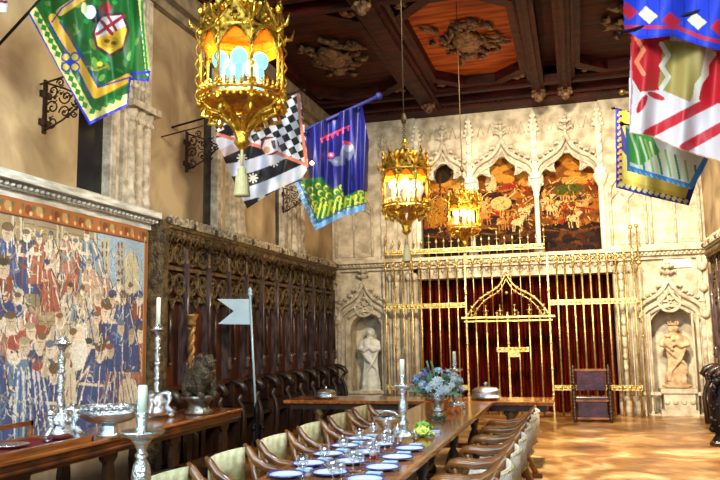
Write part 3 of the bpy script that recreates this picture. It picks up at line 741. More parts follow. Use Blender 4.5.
for x in (xg0, xg1, (xg0+xg1)/2):
    g = MB(); g.box((x-.015, GY-.02, 0), (x+.015, GY+.02, 3.15 if x != (xg0+xg1)/2 else 2.0)); 
    for k in range(5): g.ball((x, GY, .4+k*.5), .035, 5)
    G(g, 'gate_post')
zb = PY(500, 304, GY).z; zl = PY(500, 387.5, GY).z
for a, b_ in ((xl-.05, xg0), (xg1, xr_+.04)):
    for z_ in (zb, zl):
        g = MB(); g.box((a, GY-.02, z_-.05), (b_, GY-.01, z_-.035)); g.box((a, GY-.02, z_+.035), (b_, GY-.01, z_+.05)); g.box((a, GY-.012, z_-.04), (b_, GY+.01, z_+.04))
        n = int((b_-a)/.09)
        for i in range(n): g.ball((a+.05+i*.09, GY-.02, z_), .03, 4, (1, .6, 1))
        G(g, 'ornate_band')
zt = PY(506, 317, GY).z
g = MB(); g.box((xg0-.1, GY-.04, zt-.02), (xg1+.1, GY+.03, zt+.02)); g.box((xg0-.05, GY-.05, zt-.09), (xg1+.05, GY+.02, zt-.06)); G(g, 'transom')
zap = PY(506, 272, GY).z; xm = (xg0+xg1)/2; hw = (xg1-xg0)/2
for d_, r_ in ((0, .02), (.12, .012)):
    for s_ in (-1, 1):
        g = MB(); pts = []
        for i in range(21):
            t_ = i/20; ss = .58*(1-(1-t_)**3)+.42*t_**6
            pts.append((xm+s_*(hw-d_)*(1-t_), GY, zt+(zap-zt-d_)*ss))
        g.tube(pts, r_, 8)
        for i in range(3, 18, 4): g.ball(pts[i], .04, 5)
        G(g, 'ogee_rail')
for i in range(6):
    x = xg0+.1+i*(xg1-xg0-.2)/5; g = MB(); g.tube([(x, GY, zt), (x, GY, zt+.22)], .012, 5); g.tube([(x-.06, GY, zt+.13), (x+.06, GY, zt+.13)], .012, 5); g.ball((x, GY, zt+.23), .022, 4); g.ball((x, GY, zt+.05), .03, 4); G(g, 'cresting_cross')
for i in range(8):
    x = xg0+.16+i*(xg1-xg0-.32)/7; g = MB(); zz = zt+.03; g.tube([(x, GY+.03, zz), (x, GY+.03, 3.0)], .011, 5); spike(g, x, 2.98); G(g, 'upper_bar')
g = MB(); p0 = PY(497, 352, GY-.05); p1 = PY(529, 347, GY-.05); g.box((p0.x, GY-.08, p0.z), (p1.x, GY-.03, p1.z)); g.box((xm+.02, GY-.08, p0.z-.1), (xm+.2, GY-.03, p0.z))
for k in range(6): g.ball((p0.x+.06+k*.1, GY-.08, p0.z+.06), .028, 4)
g.box((xm-.018, GY-.05, 0), (xm+.018, GY-.02, p0.z)); G(g, 'lock_case')
# gallery balustrade above the ledge
br_ = thing('gallery_cresting', 'gilded spiked balustrade standing along the gallery ledge', 'balustrade', (0, 0, 0))
gx0, gx1 = BX(388, 262), BX(545, 255)
g = MB(); yy = D-.2
for z_ in (3.28, 3.36): g.box((gx0, yy-.012, z_), (gx1, yy+.012, z_+.02))
n = 36
for i in range(n*2): g.ball((gx0+(gx1-gx0)*i/(2*n), yy, 3.33), .03, 4, (1, .4, 1))
g.build('ornate_band', GOLD, br_)
for i in range(22):
    x = gx0+(gx1-gx0)*i/21; g = MB(); g.tube([(x, yy, 3.2), (x, yy, 3.5 if i % 3 else 3.62)], .012, 5); g.lathe([(.01, 0), (.03, .03), (.003, .12)], (x, yy, 3.48 if i % 3 else 3.6), 5); 
    if i % 3 == 0: g.tube([(x-.05, yy, 3.52), (x+.05, yy, 3.52)], .011, 5)
    g.build('spike', GOLD, br_)
for k, (u, top) in enumerate(((631, 236), (637, 235))):
    x = BX(u, 260); g = MB(); g.tube([(x, D-.32, 0), (x, D-.32, BZ(top))], .016, 6); g.ball((x, D-.32, BZ(top)), .045, 5); g.ball((x, D-.32, 2.9), .05, 5); g.ball((x, D-.32, 1.5), .03, 5)
    tag(g.build('gilded_pole', GOLD), ['left', 'right'][k]+' one of two thin gilded poles at the right end of the screen', 'pole', 'thin poles at the screen end')

# ---------------------------------------------------------------- statues
def statue(name, label, x, zb_, h, m_, madonna=False, peds=True):
    root = thing(name, label, 'statue', (x, D+.18, zb_))
    g = MB(); rr = random.Random(5)
    fold = lambda a, z, i: 1+.09*math.sin(a*7+z*3)+.05*math.sin(a*13-z*9)
    s = h/1.5
    g.lathe([(.2*s, 0), (.21*s, .06*s), (.17*s, .35*s), (.15*s, .6*s), (.17*s, .85*s), (.19*s, 1.0*s), (.2*s, 1.12*s), (.17*s, 1.2*s), (.08*s, 1.25*s), (.05*s, 1.28*s)], (0, 0, 0), 32, fold, sy=.75)
    g.ball((0.01*s, -.01*s, 1.38*s), .095*s, 8, (.85, .95, 1.15)); g.ball((0, .03*s, 1.38*s), .12*s, 8, (.95, .8, 1.1)); g.ball((0, -.105*s, 1.37*s), .02*s, 4)
    for sd in (-1, 1):
        g.tube([(sd*.17*s, 0, 1.15*s), (sd*.23*s, -.05*s, .95*s), (sd*.1*s, -.17*s, .92*s), (0.02*s, -.19*s, 1.0*s)], [.07*s, .065*s, .05*s, .035*s], 10)
    g.tube([(-.2*s, -.06*s, .95*s), (-.02*s, -.17*s, .7*s), (.17*s, -.1*s, .45*s), (.19*s, -.08*s, .2*s)], [.05*s, .05*s, .04*s, .02*s], 8)
    g.tube([(.2*s, -.05*s, .95*s), (.08*s, -.18*s, .6*s), (-.1*s, -.16*s, .3*s), (-.16*s, -.12*s, .02*s)], [.04*s, .04*s, .03*s, .03*s], 8)
    if madonna:
        g.ball((-.13*s, -.17*s, 1.02*s), .09*s, 8, (1, .9, 1.3)); g.ball((-.13*s, -.2*s, 1.2*s), .06*s, 7); g.tube([(-.08*s, -.2*s, 1.08*s), (.02*s, -.2*s, 1.12*s)], .02*s, 6); g.tube([(-.12*s, -.2*s, .95*s), (-.05*s, -.24*s, .82*s)], .035*s, 6)
    g.build('draped_figure', m_, root, remesh=.014)
    if madonna:
        q = MB(); q.lathe([(.1*s, 0), (.11*s, .03*s), (.1*s, .05*s)], (0, 0, 1.47*s), 12)
        for k in range(6): q.lathe([(.02*s, 0), (.004, .06*s)], (.09*s*math.cos(k*PI/3), .09*s*math.sin(k*PI/3), 1.52*s), 5)
        q.build('crown', m_, root)
    q = MB(); q.lathe([(.27*s, -.14*s), (.28*s, -.1*s), (.22*s, -.07*s), (.24*s, 0)], (0, 0, 0), 8, smooth=False, sy=.8); q.build('plinth', m_, root)
    return root
statue('saint_statue', 'white marble statue of a robed saint in the left wall niche', -4.33, .52, 1.24, STATW).scale = (1.15, 1, 1)
statue('madonna_statue', 'painted stone statue of crowned mother holding a child, in the right niche', 1.78, .62, 1.1, STATP, True).scale = (1.35, 1, 1)
g = MB(); g.box((1.44, D-.12, 0), (2.1, D+.4, .1)); g.box((1.5, D-.1, .1), (2.05, D+.4, .42)); g.box((1.45, D-.13, .42), (2.09, D+.4, .5))
for k in range(4): g.ball((1.55+k*.15, D-.11, .26), .05, 5, (1, .4, 1))
tag(g.build('statue_pedestal', STONE), 'carved pale stone pedestal under the mother and child statue', 'pedestal')

# ---------------------------------------------------------------- high-back chair by the screen
cx_, cy_ = PY(592.5, 410, 14.45).x, 14.45
t = thing('high_back_chair', 'dark high-backed armchair with oxblood leather and turned posts, before the screen', 'chair', (cx_, cy_, 0), 0, None, .93)
g = MB(); g.box((-.27, -.05, .58), (.27, -.02, .98)); g.build('backrest', LEATHER, t, bevel=.01)
g = MB(); g.box((-.3, -.36, .42), (.3, -.03, .48)); g.build('seat', LEATHER, t, bevel=.01)
g = MB(); g.box((-.27, -.35, .1), (.27, -.33, .40)); g.build('front_panel', LEATHER, t, bevel=.008)
for sx in (-1, 1):
    for yy, hh in ((-.03, 1.02), (-.36, .64)):
        g = MB(); pr = [(.028, 0)]
        z = .04
        while z < hh-.08: pr += [(.026, z), (.05, z+.03), (.026, z+.06)]; z += .065
        pr += [(.04, hh-.05), (.02, hh-.03), (.03, hh), (.004, hh+.07)]
        g.lathe(pr, (sx*.33, yy, 0), 10); g.build('leg', DWOOD, t)
    g = MB(); g.tube([(sx*.33, -.02, .66), (sx*.33, -.3, .67), (sx*.33, -.42, .63)], .028, 8); g.build('arm', DWOOD, t)
MB().box((-.3, -.37, .395), (.3, -.34, .43)).build('seat_rail', CWOOD, t); MB().box((-.3, -.06, .96), (.3, -.01, 1.0)).build('top_rail', CWOOD, t); MB().box((-.3, -.37, .06), (.3, -.34, .1)).build('foot_rail', CWOOD, t)

# dark carved figure by right wall
p = PY(720, 415, 11.6)
t = thing('carved_figure', 'dark carved foliage figure standing by the right wall at the picture edge', 'sculpture', (p.x+.02, 11.6, 0), 0, None, .74)
g = MB(); rr = random.Random(4); g.lathe([(.2, 0), (.2, .1), (.13, .2), (.17, .45), (.2, .8), (.14, 1.1), (.08, 1.25)], (0, 0, 0), 12)
for k in range(60):
    a = rr.uniform(0, 2*PI); z = rr.uniform(.2, 1.3); g.ball((.17*math.cos(a), .17*math.sin(a), z), rr.uniform(.03, .07), 5)
g.build('body', IRON, t); g = MB(); g.lathe([(.24, 0), (.24, .06), (.2, .1)], (0, 0, 0), 8, smooth=False); g.build('base', DWOOD, t)

# ---------------------------------------------------------------- tables
TH = .76
TX0, TX1, TYN, TYF = -1.9, -1.06, 2.3, 9.4
t = thing('refectory_table', 'very long polished refectory table laid with plates, running towards the screen', 'table', ((TX0+TX1)/2, (TYN+TYF)/2, 0))
g = MB(); hw_, hl = (TX1-TX0)/2, (TYF-TYN)/2
g.box((-hw_, -hl, TH-.05), (hw_, hl, TH)); g.build('tabletop', TWOOD, t, bevel=.012)
g = MB(); g.box((-hw_+.12, -hl+.2, TH-.14), (hw_-.12, hl-.2, TH-.05)); g.build('apron', DWOOD, t)
for k in range(5):
    y = -hl+.5+k*(2*hl-1)/4
    for sx in (-1, 1):
        g = MB(); g.lathe([(.06, 0), (.06, .06), (.03, .1), (.07, .22), (.085, .34), (.06, .44), (.03, .5), (.05, .56), (.06, .62)], (sx*.26, y, 0), 14); g.build('leg', DWOOD, t)
for sx in (-1, 1):
    MB().box((sx*.26-.03, -hl+.4, .05), (sx*.26+.03, hl-.4, .1)).build('stretcher', DWOOD, t)
XA, XB = PZ(275, 402, TH).x, PZ(553, 403, TH).x
t = thing('cross_table', 'long narrow polished table set crosswise at the far end with silver dishes', 'table', ((XA+XB)/2, 9.85, 0))
hw_ = (XB-XA)/2
MB().box((-hw_, -.36, TH-.045), (hw_, .36, TH)).build('tabletop', TWOOD, t, bevel=.01)
MB().box((-hw_+.08, -.3, TH-.12), (hw_-.08, .3, TH-.045)).build('apron', DWOOD, t)
for k, x in enumerate((-hw_+.45, -.1, hw_-.55)):
    g = MB()
    for sy in (-1, 1):
        g.tube([(x, sy*.24, TH-.1), (x+.04, sy*.28, .58), (x-.05, sy*.2, .42), (x+.05, sy*.16, .28), (x, sy*.26, .12), (x, sy*.3, 0)], [.05, .055, .04, .06, .04, .05], 8)
        g.ball((x, sy*.24, .62), .06, 6); g.ball((x, sy*.2, .34), .05, 6)
    g.box((x-.05, -.34, 0), (x+.05, .34, .05)); g.build('leg', CARVE, t)
MB().box((-hw_+.4, -.02, .14), (hw_-.5, .02, .2)).build('stretcher', TWOOD, t)

SX1 = -3.93; SX0 = -4.62
SYN, SYF = 3.2, 8.42
t = thing('side_table', 'long polished side table with moulded edge below the tapestry, holding silver', 'table', ((SX0+SX1)/2, (SYN+SYF)/2, 0))
hw_, hl = (SX1-SX0)/2, (SYF-SYN)/2
g = MB(); g.box((-hw_, -hl, TH-.035), (hw_, hl, TH)); g.build('tabletop', TWOOD, t, bevel=.01)
g = MB(); g.box((-hw_+.02, -hl+.02, TH-.08), (hw_-.02, hl-.02, TH-.04)); g.box((-hw_+.05, -hl+.04, TH-.15), (hw_-.05, hl-.04, TH-.08)); g.tube([(hw_-.03, -hl, TH-.1), (hw_-.03, hl-.03, TH-.1)], .018, 8); g.build('apron', mat('table_moulding', '#3a1a0a', .3, col2='#7a3c16', nscale=4, coat=.5), t)
for k in range(5):
    y = -hl+.45+k*(2*hl-.75)/4
    g = MB()
    for sx in (-1, 1):
        g.prism([(sx*(hw_-.09), y-.11, TH-.15), (sx*(hw_-.09), y+.11, TH-.15), (sx*(hw_-.09), y+.1, TH-.2), (sx*(hw_-.09), y+.05, TH-.24), (sx*(hw_-.09), y+.07, .4), (sx*(hw_-.09), y+.04, .1), (sx*(hw_-.09), y-.04, .1), (sx*(hw_-.09), y-.07, .4), (sx*(hw_-.09), y-.05, TH-.24), (sx*(hw_-.09), y-.1, TH-.2)], (-sx*.05, 0, 0))
    g.box((-hw_+.03, y-.06, 0), (hw_-.03, y+.06, .1)); g.build('leg', DWOOD, t)
MB().box((hw_-.14, -hl+.3, .22), (hw_-.09, hl-.2, .3)).build('stretcher', DWOOD, t)

# ---------------------------------------------------------------- dante chairs
def dante(label, loc, rz, group, backm, name='scissor_armchair'):
    t = thing(name, label, 'chair', loc, rz, group)
    # faces +x, back at x=0
    for sy in (-1, 1):
        y = sy*.31
        g = MB()
        g.tube([(-.005, y, .785), (.02, y, .75), (.08, y, .67), (.18, y, .61), (.32, y, .59), (.44, y, .6), (.51, y, .59), (.54, y, .56), (.5, y, .53)], [.012, .03, .036, .036, .034, .034, .034, .03, .02], 8)
        g.build('arm', CWOOD, t)
        g = MB(); g.tube([(.05, y, .72), (.1, y, .5), (.25, y, .38), (.42, y, .2), (.5, y, .03)], [.03, .034, .036, .034, .03], 8); g.build('leg', CWOOD, t)
        g = MB(); g.tube([(.48, y, .56), (.46, y, .46), (.28, y, .36), (.1, y, .2), (.02, y, .03)], [.03, .034, .036, .034, .03], 8); g.build('leg', CWOOD, t)
        g = MB(); g.box((-.04, y-.035, 0), (.56, y+.035, .05)); g.ball((.57, y, .03), .035, 5); g.build('foot_runner', CWOOD, t)
    n = 10; vs = []; fs = []
    for j in range(2):
        for i in range(n+1):
            q = -1+2*i/n; x = -.0-.05*(1-q*q); zz = .765 if j else .52
            vs += [(x, q*.29, zz), (x+.014, q*.29, zz)]
    w_ = 2*(n+1)
    for i in range(n):
        a = 2*i; fs += [(a, a+2, w_+a+2, w_+a), (a+1, w_+a+1, w_+a+3, a+3), (w_+a, w_+a+2, w_+a+3, w_+a+1), (a, a+1, a+3, a+2)]
    fs += [(0, w_, w_+1, 1), (w_-2, w_-1, 2*w_-1, 2*w_-2)]
    bk = MB().add(vs, fs, True).build('backrest', backm, t)
    g = MB()
    for i in range(11):
        q = -1+2*i/10; g.ball((-.003-.05*(1-q*q)-.006, q*.28, .75), .008, 4); g.ball((-.003-.05*(1-q*q)-.006, q*.28, .535), .008, 4)
    g.build('nail_heads', GOLD, bk, kind='stuff')
    vs = []; fs = []
    for i in range(9):
        q = -1+2*i/8; z = .44-.05*(1-q*q)
        vs += [(.08, q*.29, z), (.46, q*.29, z), (.46, q*.29, z-.015), (.08, q*.29, z-.015)]
    for i in range(8):
        a = 4*i
        for k in range(4): fs.append((a+k, a+(k+1) % 4, a+4+(k+1) % 4, a+4+k))
    MB().add(vs, fs, True).build('seat', backm, t)
    return t
ordn = ['nearest', 'second', 'third', 'fourth', 'fifth', 'sixth', 'seventh', 'eighth', 'ninth']
LY = [4.25, 5.12, 5.98, 6.88, 7.75, 8.62]
c0 = None
for i, y in enumerate(LY):
    lab = 'wooden armchair with cream leather back, %s from the camera, left of long table' % ordn[i]
    if c0 is None: c0 = dante(lab, (-2.52, y, -0.0), 0, 'armchairs along the left of the table', CREAM)
    else: dup(c0, lab, (-2.52, y, -0.0))
RY = [4.25, 4.95, 5.65, 6.35, 7.05, 7.75, 8.45]
c1 = None
for i, y in enumerate(RY):
    lab = 'wooden armchair with pale studded back, %s from the camera, right of long table' % ordn[i]
    if i == 0: c1 = dante('wooden armchair with rose brocade back, nearest of those right of long table', (-.5, y, 0), PI, 'armchairs along the right of the table', REDF); continue
    if i == 1: c1 = dante(lab, (-.5, y, 0), PI, 'armchairs along the right of the table', FRINGE)
    else: dup(c1, lab, (-.5, y, 0), PI)

# ---------------------------------------------------------------- silver
def candlestick(label, loc, sc=1, candle=.2, group=None, rz=0):
    t = thing('candlestick', label, 'candlestick', loc, rz, group, sc)
    g = MB(); lob = lambda a, z, i: 1+.12*abs(math.sin(a*3)) if z < .12 else 1
    g.lathe([(.085, .035), (.09, .05), (.07, .075), (.04, .09), (.03, .11)], n=24, fn=lob)
    g.build('foot', SILVER, t)
    for k in range(3):
        a = k*2*PI/3+.5; q = MB(); ca, sa = math.cos(a), math.sin(a)
        q.tube([(.05*ca, .05*sa, .06), (.09*ca, .09*sa, .07), (.11*ca, .11*sa, .035), (.1*ca, .1*sa, .012), (.115*ca, .115*sa, .01)], [.018, .02, .018, .014, .018], 8); q.ball((.105*ca, .105*sa, .016), .016, 5); q.build('scroll_foot', SILVER, t)
    g = MB(); g.lathe([(.028, .1), (.045, .13), (.05, .15), (.03, .18), (.02, .2), (.034, .24), (.044, .28), (.036, .33), (.02, .36), (.03, .375), (.018, .39), (.03, .42), (.045, .44)], n=16); g.build('stem', SILVER, t)
    g = MB(); g.lathe([(.03, .435), (.06, .45), (.092, .465), (.098, .478), (.09, .482), (.06, .47), (.03, .468), (.022, .5), (.03, .55), (.03, .556), (.02, .557)], n=28, fn=lambda a, z, i: 1+.03*math.cos(a*12)); g.build('drip_pan', SILVER, t)
    if candle: g = MB(); g.lathe([(.021, .55), (.021, .55+candle), (.016, .555+candle), (.003, .556+candle)], n=14); g.build('candle', CANDLE, t)
    return t
p = Vector((PY(142, 430, 2.82).x, 2.82, TH))
candlestick('tall silver candlestick with ivory candle in the foreground, nearest the camera', p, .96, .12)
p = PZ(404, 441, TH); candlestick('ornate silver candlestick with lit-white candle on long table before the flowers', p, .93, .14)
p = PZ(456, 409, TH); candlestick('silver candlestick with candle on long table, half behind the flowers', p, .93, .14)
def tall_stick(label, loc, h, candle):
    t = thing('altar_candlestick', label, 'candlestick', loc, .6)
    for k in range(3):
        a = k*2*PI/3; ca, sa = math.cos(a), math.sin(a); q = MB()
        q.tube([(.04*ca, .04*sa, .25), (.1*ca, .1*sa, .27), (.14*ca, .14*sa, .2), (.1*ca, .1*sa, .13), (.14*ca, .14*sa, .09), (.18*ca, .18*sa, .04), (.15*ca, .15*sa, .03), (.185*ca, .185*sa, .03)], [.026, .032, .03, .026, .032, .034, .026, .028], 8); q.ball((.06*ca, .06*sa, .16), .05, 6)
        q.ball((.13*ca, .13*sa, .24), .036, 5); q.ball((.145*ca, .145*sa, .03), .03, 5); q.build('scroll_foot', SILVER, t)
    g = MB(); g.lathe([(.11, .03), (.12, .08), (.08, .13), (.09, .2), (.05, .25), (.03, .29)], n=12, fn=lambda a, z, i: 1+.12*math.cos(a*3)); 
    for k in range(20): a = k*2.4; g.ball((.085*math.cos(a), .085*math.sin(a), .06+.006*k), .018, 4)
    g.build('base', SILVER, t)
    g = MB(); z = .24; pr = [(.02, z)]
    while z < h-.14: pr += [(.022, z), (.04, z+.02), (.022, z+.04), (.03, z+.09), (.034, z+.12), (.018, z+.155)]; z += .16
    pr += [(.018, h-.1), (.03, h-.08), (.05, h-.04), (.055, h-.02), (.045, h)]
    g.lathe(pr, n=14); g.build('stem', SILVER, t)
    g = MB(); g.lathe([(.04, h-.06), (.075, h-.04), (.08, h-.03), (.05, h-.025), (.03, h), (.035, h+.02), (.02, h+.025)], n=20); g.build('drip_pan', SILVER, t)
    if candle: g = MB(); g.lathe([(.024, h), (.024, h+candle), (.004, h+candle+.005)], n=14); g.build('candle', CANDLE, t)
tall_stick('tall ornate silver candlestick without a candle, on the side table before the tapestry', PZ(59, 441, TH), .85, 0)
tall_stick('tall silver candlestick with white candle, at the right edge of the tapestry', PZ(156.5, 418, TH), .98, .31)
# tureen
t = thing('silver_jardiniere', 'boat-shaped pierced silver bowl on foot, between the two tall candlesticks', 'bowl', PZ(108, 437, TH), .25, None, 1.25)
g = MB(); g.lathe([(.06, 0), (.065, .02), (.045, .04), (.05, .07), (.035, .09)], n=20, sx=1.3); g.build('foot', SILVER, t)
g = MB(); g.lathe([(.05, .09), (.11, .11), (.155, .15), (.165, .19), (.15, .185), (.1, .12), (.02, .105)], n=32, fn=lambda a, z, i: 1+.05*math.cos(a*14), sx=1.35, sy=.75); g.build('bowl', SILVER, t)
g = MB()
for k in range(26): a = 2*PI*k/26; g.ball((.22*math.cos(a), .122*math.sin(a), .2), .014, 4)
g.tube([(.22*math.cos(2*PI*k/30), .122*math.sin(2*PI*k/30), .215) for k in range(30)], .007, 5, closed=True)
for k in range(9): g.ball((-.12+.03*k, 0, .2+.012*math.sin(k)), .026, 5)
g.build('pierced_rim', SILVER, t)
for s_ in (-1, 1): g = MB(); g.tube([(s_*.2, 0, .16), (s_*.26, 0, .19), (s_*.27, 0, .23), (s_*.23, 0, .22)], .01, 6); g.build('handle', SILVER, t)
# covered dishes
def covered(label, loc, sc=1):
    t = thing('covered_dish', label, 'dish', loc, 0, 'covered silver dishes', sc)
    MB().lathe([(.13, 0), (.15, .012), (.2, .03), (.205, .038), (.19, .04), (.18, .09), (.185, .1), (.1, .1)], n=32).build('dish', SILVER, t)
    MB().lathe([(.18, .1), (.175, .12), (.13, .15), (.06, .165), (.02, .17)], n=32).build('lid', SILVER, t)
    g = MB(); g.lathe([(.02, .165), (.012, .18), (.03, .2), (.02, .22), (.003, .225)], n=12); g.build('knob', SILVER, t); return t
covered('round silver covered dish on the cross table in front of the gate', (PZ(491, 396, TH).x, 9.8, TH), 1)
covered('small silver covered dish with handle at the left end of the cross table', (PZ(339, 395, TH).x, 9.8, TH), .75)
# small tray at lower left, framed box
t = thing('display_frame', 'low wooden rail frame with red cloth inside, on the near end of side table', 'frame', (-4.3, 4.6, TH))
g = MB(); yb = 5.55-4.6
g.box((.3, -1, 0), (.34, yb, .05)); g.box((-.3, yb-.03, 0), (.34, yb, .035)); g.build('lower_rail', TWOOD, t); MB().box((-.3, -1, 0), (-.27, yb, .03)).build('lower_rail', TWOOD, t)
g = MB(); g.box((-.3, -1, .12), (-.27, yb, .16)); g.build('upper_rail', TWOOD, t); MB().box((-.3, yb-.03, .035), (-.27, yb, .16)).build('corner_post', TWOOD, t)
MB().box((-.27, -1, .0), (.3, yb-.03, .012)).build('red_cloth', mat('red_felt', '#7c0f0c', .8), t)
g = MB(); g.lathe([(.05, 0), (.1, .01), (.14, .03), (.13, .032), (.05, .014)], n=24); o = g.build('salver', SILVER, loc=(-4.32, 5.0, TH+.013)); tag(o, 'small silver salver lying on red cloth at the lower left edge', 'tray')

# lion sculpture
p = PZ(199, 414, TH)
t = thing('lion_sculpture', 'dark carved crouching lion on silver pedestal at the far end of side table', 'sculpture', (p.x, p.y, TH), -.5, None, 1.15)
g = MB(); g.lathe([(.12, 0), (.14, .02), (.1, .05), (.09, .08), (.12, .13), (.16, .15), (.17, .175)], n=20, fn=lambda a, z, i: 1+.04*math.cos(a*10)); g.build('pedestal', mat('tarnished_silver', '#6f6e66', .3, .9, col2='#b9bab4', nscale=14, bump=.4), t)
g = MB(); rr = random.Random(9)
g.ball((-.06, 0, .31), .13, 10, (1.45, .9, 1.1)); g.ball((.07, 0, .40), .125, 10, (.95, .95, 1.2)); g.ball((.13, 0, .50), .075, 10, (1.1, .9, 1)); g.ball((.2, 0, .475), .04, 8, (1.2, 1, .8)); g.ball((-.11, 0, .25), .09, 8)
for s_ in (-1, 1):
    g.tube([(.1, s_*.07, .36), (.14, s_*.08, .26), (.13, s_*.08, .19), (.18, s_*.08, .185)], [.045, .038, .03, .03], 8)
    g.tube([(-.1, s_*.08, .28), (-.03, s_*.12, .26), (-.07, s_*.12, .19), (.02, s_*.12, .19)], [.06, .05, .035, .03], 8); g.ball((.11, s_*.06, .56), .022, 5)
g.tube([(-.18, 0, .22), (-.22, .04, .3), (-.18, .06, .4), (-.12, .05, .42)], [.02, .02, .02, .03], 6)
for k in range(70):
    a = rr.uniform(0, 2*PI); b_ = rr.uniform(-1, 1); g.ball((.07+.09*math.cos(a)*math.sqrt(1-b_*b_)-.01, .1*math.sin(a)*math.sqrt(1-b_*b_), .45+.12*b_), .026, 4)
g.build('lion_body', mat('bronze_brown', '#2c241a', .4, .4, col2='#6b5c46', nscale=16, bump=.8), t, remesh=.008)

# twisted column beside stall end
p = PX(191, 395, -4.72)
t = thing('twisted_column', 'gilt wooden twisted column standing behind the lion sculpture', 'column', (-4.72, p.y, 0))
zt_ = PX(191, 316, -4.72).z
g = MB()
for q in (0, PI):
    g.tube([(.022*math.cos(q+k*.42), .022*math.sin(q+k*.42), .5+k*.018) for k in range(int((zt_-.62)/.018))], .028, 8)
g.build('shaft', mat('gilt_wood', '#6b4420', .4, .2, col2='#b98445', nscale=12), t)
g = MB(); g.lathe([(.03, zt_-.13), (.06, zt_-.1), (.045, zt_-.07), (.08, zt_), (.09, zt_+.02)], n=10, fn=lambda a, z, i: 1+.1*math.cos(a*5)); g.build('capital', MATS['gilt_wood'], t)
g = MB(); g.lathe([(.1, 0), (.1, .4), (.06, .45), (.05, .52)], n=10); g.build('base', DWOOD, t)

# pennant
p0 = PY(256.5, 466, 9.75); p0.z = 0
t = thing('pennant_stand', 'slender silver pole with swallow-tailed metal pennant on dark iron stand', 'flag', (p0.x, p0.y, 0))
zt_ = PY(250, 294, p0.y).z; dx = PY(250, 294, p0.y).x-p0.x
g = MB(); g.tube([(0, 0, .35), (dx, 0, zt_)], .017, 10); g.ball((dx, 0, zt_), .035, 6); g.lathe([(.03, 0), (.035, .03), (.005, .08)], (dx, 0, zt_+.02), 8); g.build('pole', mat('pale_metal', '#b9d6e0', .3, .15), t)
g = MB(); a = PY(250, 299, p0.y)-p0; b_ = PY(250, 324.5, p0.y)-p0; c_ = PY(218, 324, p0.y)-p0; d_ = PY(234, 311, p0.y)-p0; e_ = PY(217, 299, p0.y)-p0
g.prism([(q.x, 0, q.z) for q in (a, b_, c_, d_, e_)], (0, .012, 0)); g.build('pennant', mat('pennant_metal', '#c4e0ea', .4, 0., col2='#dcecf2', nscale=5, emit='#000000', estr=0), t)
g = MB()
for k in range(3):
    an = k*2*PI/3+.4; ca, sa = math.cos(an), math.sin(an); g.tube([(0, 0, .45), (.08*ca, .08*sa, .4), (.06*ca, .06*sa, .22), (.2*ca, .2*sa, .08), (.24*ca, .24*sa, .0)], [.02, .025, .02, .022, .025], 8)
    g.ball((.08*ca, .08*sa, .36), .04, 5)
g.lathe([(.03, .1), (.05, .25), (.03, .5), (.04, .55), (.018, .7)], n=10); g.build('base', IRON, t)

# ---------------------------------------------------------------- table setting
OCC = [(PZ(404, 441, TH), .14), (PZ(373, 458, TH), .05), (PZ(430, 437, TH)+Vector((-.07, 0, 0)), .12), (PZ(421, 432, TH)+Vector((-.02, .16, 0)), .12), (PZ(392, 434, TH)+Vector((-.06, .1, 0)), .09)]
def free(x, y, r):
    for p_, q in OCC:
        if math.hypot(p_.x-x, p_.y-y) < q+r: return False
    OCC.append((Vector((x, y, 0)), r)); return True

def plate(label, loc):
    t = thing('dinner_plate', label, 'plate', loc, 0, 'blue-rimmed plates on the long table')
    g = MB(); g.lathe([(.05, .002), (.055, 0), (.085, .008), (.102, .017), (.1, .02), (.083, .011), (.05, .006)], n=32); g.build('dish', CHINA, t)
    g = MB(); g.tube([(.116*math.cos(2*PI*k/32), .116*math.sin(2*PI*k/32), .02) for k in range(32)], .0035, 6, closed=True)
    vs = []; fs = []
    for k in range(32):
        a = 2*PI*k/32; vs += [(.099*math.cos(a), .099*math.sin(a), .0185), (.118*math.cos(a), .118*math.sin(a), .0225), (.118*math.cos(a), .118*math.sin(a), .0195), (.099*math.cos(a), .099*math.sin(a), .0155)]
    for k in range(32):
        for j in range(4): fs.append((4*k+j, 4*k+(j+1) % 4, 4*((k+1) % 32)+(j+1) % 4, 4*((k+1) % 32)+j))
    g.add(vs, fs, True); g.build('rim', BLUE, t)
    return t
PL = [(332, 462), (384, 462), (350, 447.5), (381, 447), (357, 473), (325, 474), (300, 477), (390, 438), (360, 440), (297, 490), (340, 492), (385, 484)]
pn_ = None
pos = []
CNT = {}
def nth(key): CNT[key] = CNT.get(key, -1)+1; return ordn[CNT[key]]
for k in range(6):
    y = 4.29+k*.4
    pos += [(TX1-.17, y, 'right edge'), (-1.50, y+.17, 'centre line'), (TX0+.16, y+.05, 'left edge')]
for i, (x, y, sd) in enumerate(pos):
    if not free(x, y, .118): continue
    lab = 'white plate with blue rim, %s from camera along the %s of long table' % (nth('plate'+sd), sd)
    if pn_ is None: pn_ = plate(lab, (x, y, TH))
    else: dup(pn_, lab, (x, y, TH))
def goblet(label, loc, sc=1):
    t = thing('goblet', label, 'glass', loc, 0, 'clear goblets on the long table', sc)
    MB().lathe([(.034, 0), (.034, .003), (.006, .008), (.005, .06), (.01, .068)], n=16).build('stem', GLASS, t)
    g = MB(); g.lathe([(.01, .066), (.03, .08), (.036, .105), (.033, .15), (.031, .15), (.033, .105), (.027, .083), (.004, .071)], n=20); g.build('bowl', GLASS, t); return t
g0 = None
gp = []
for k in range(6):
    y = 4.12+k*.4
    gp += [(TX1-.32, y+.03, 'right', 1.0), (TX1-.30, y+.12, 'right', .8), (TX0+.30, y+.13, 'left', 1.0), (TX0+.22, y+.24, 'left', .8)]
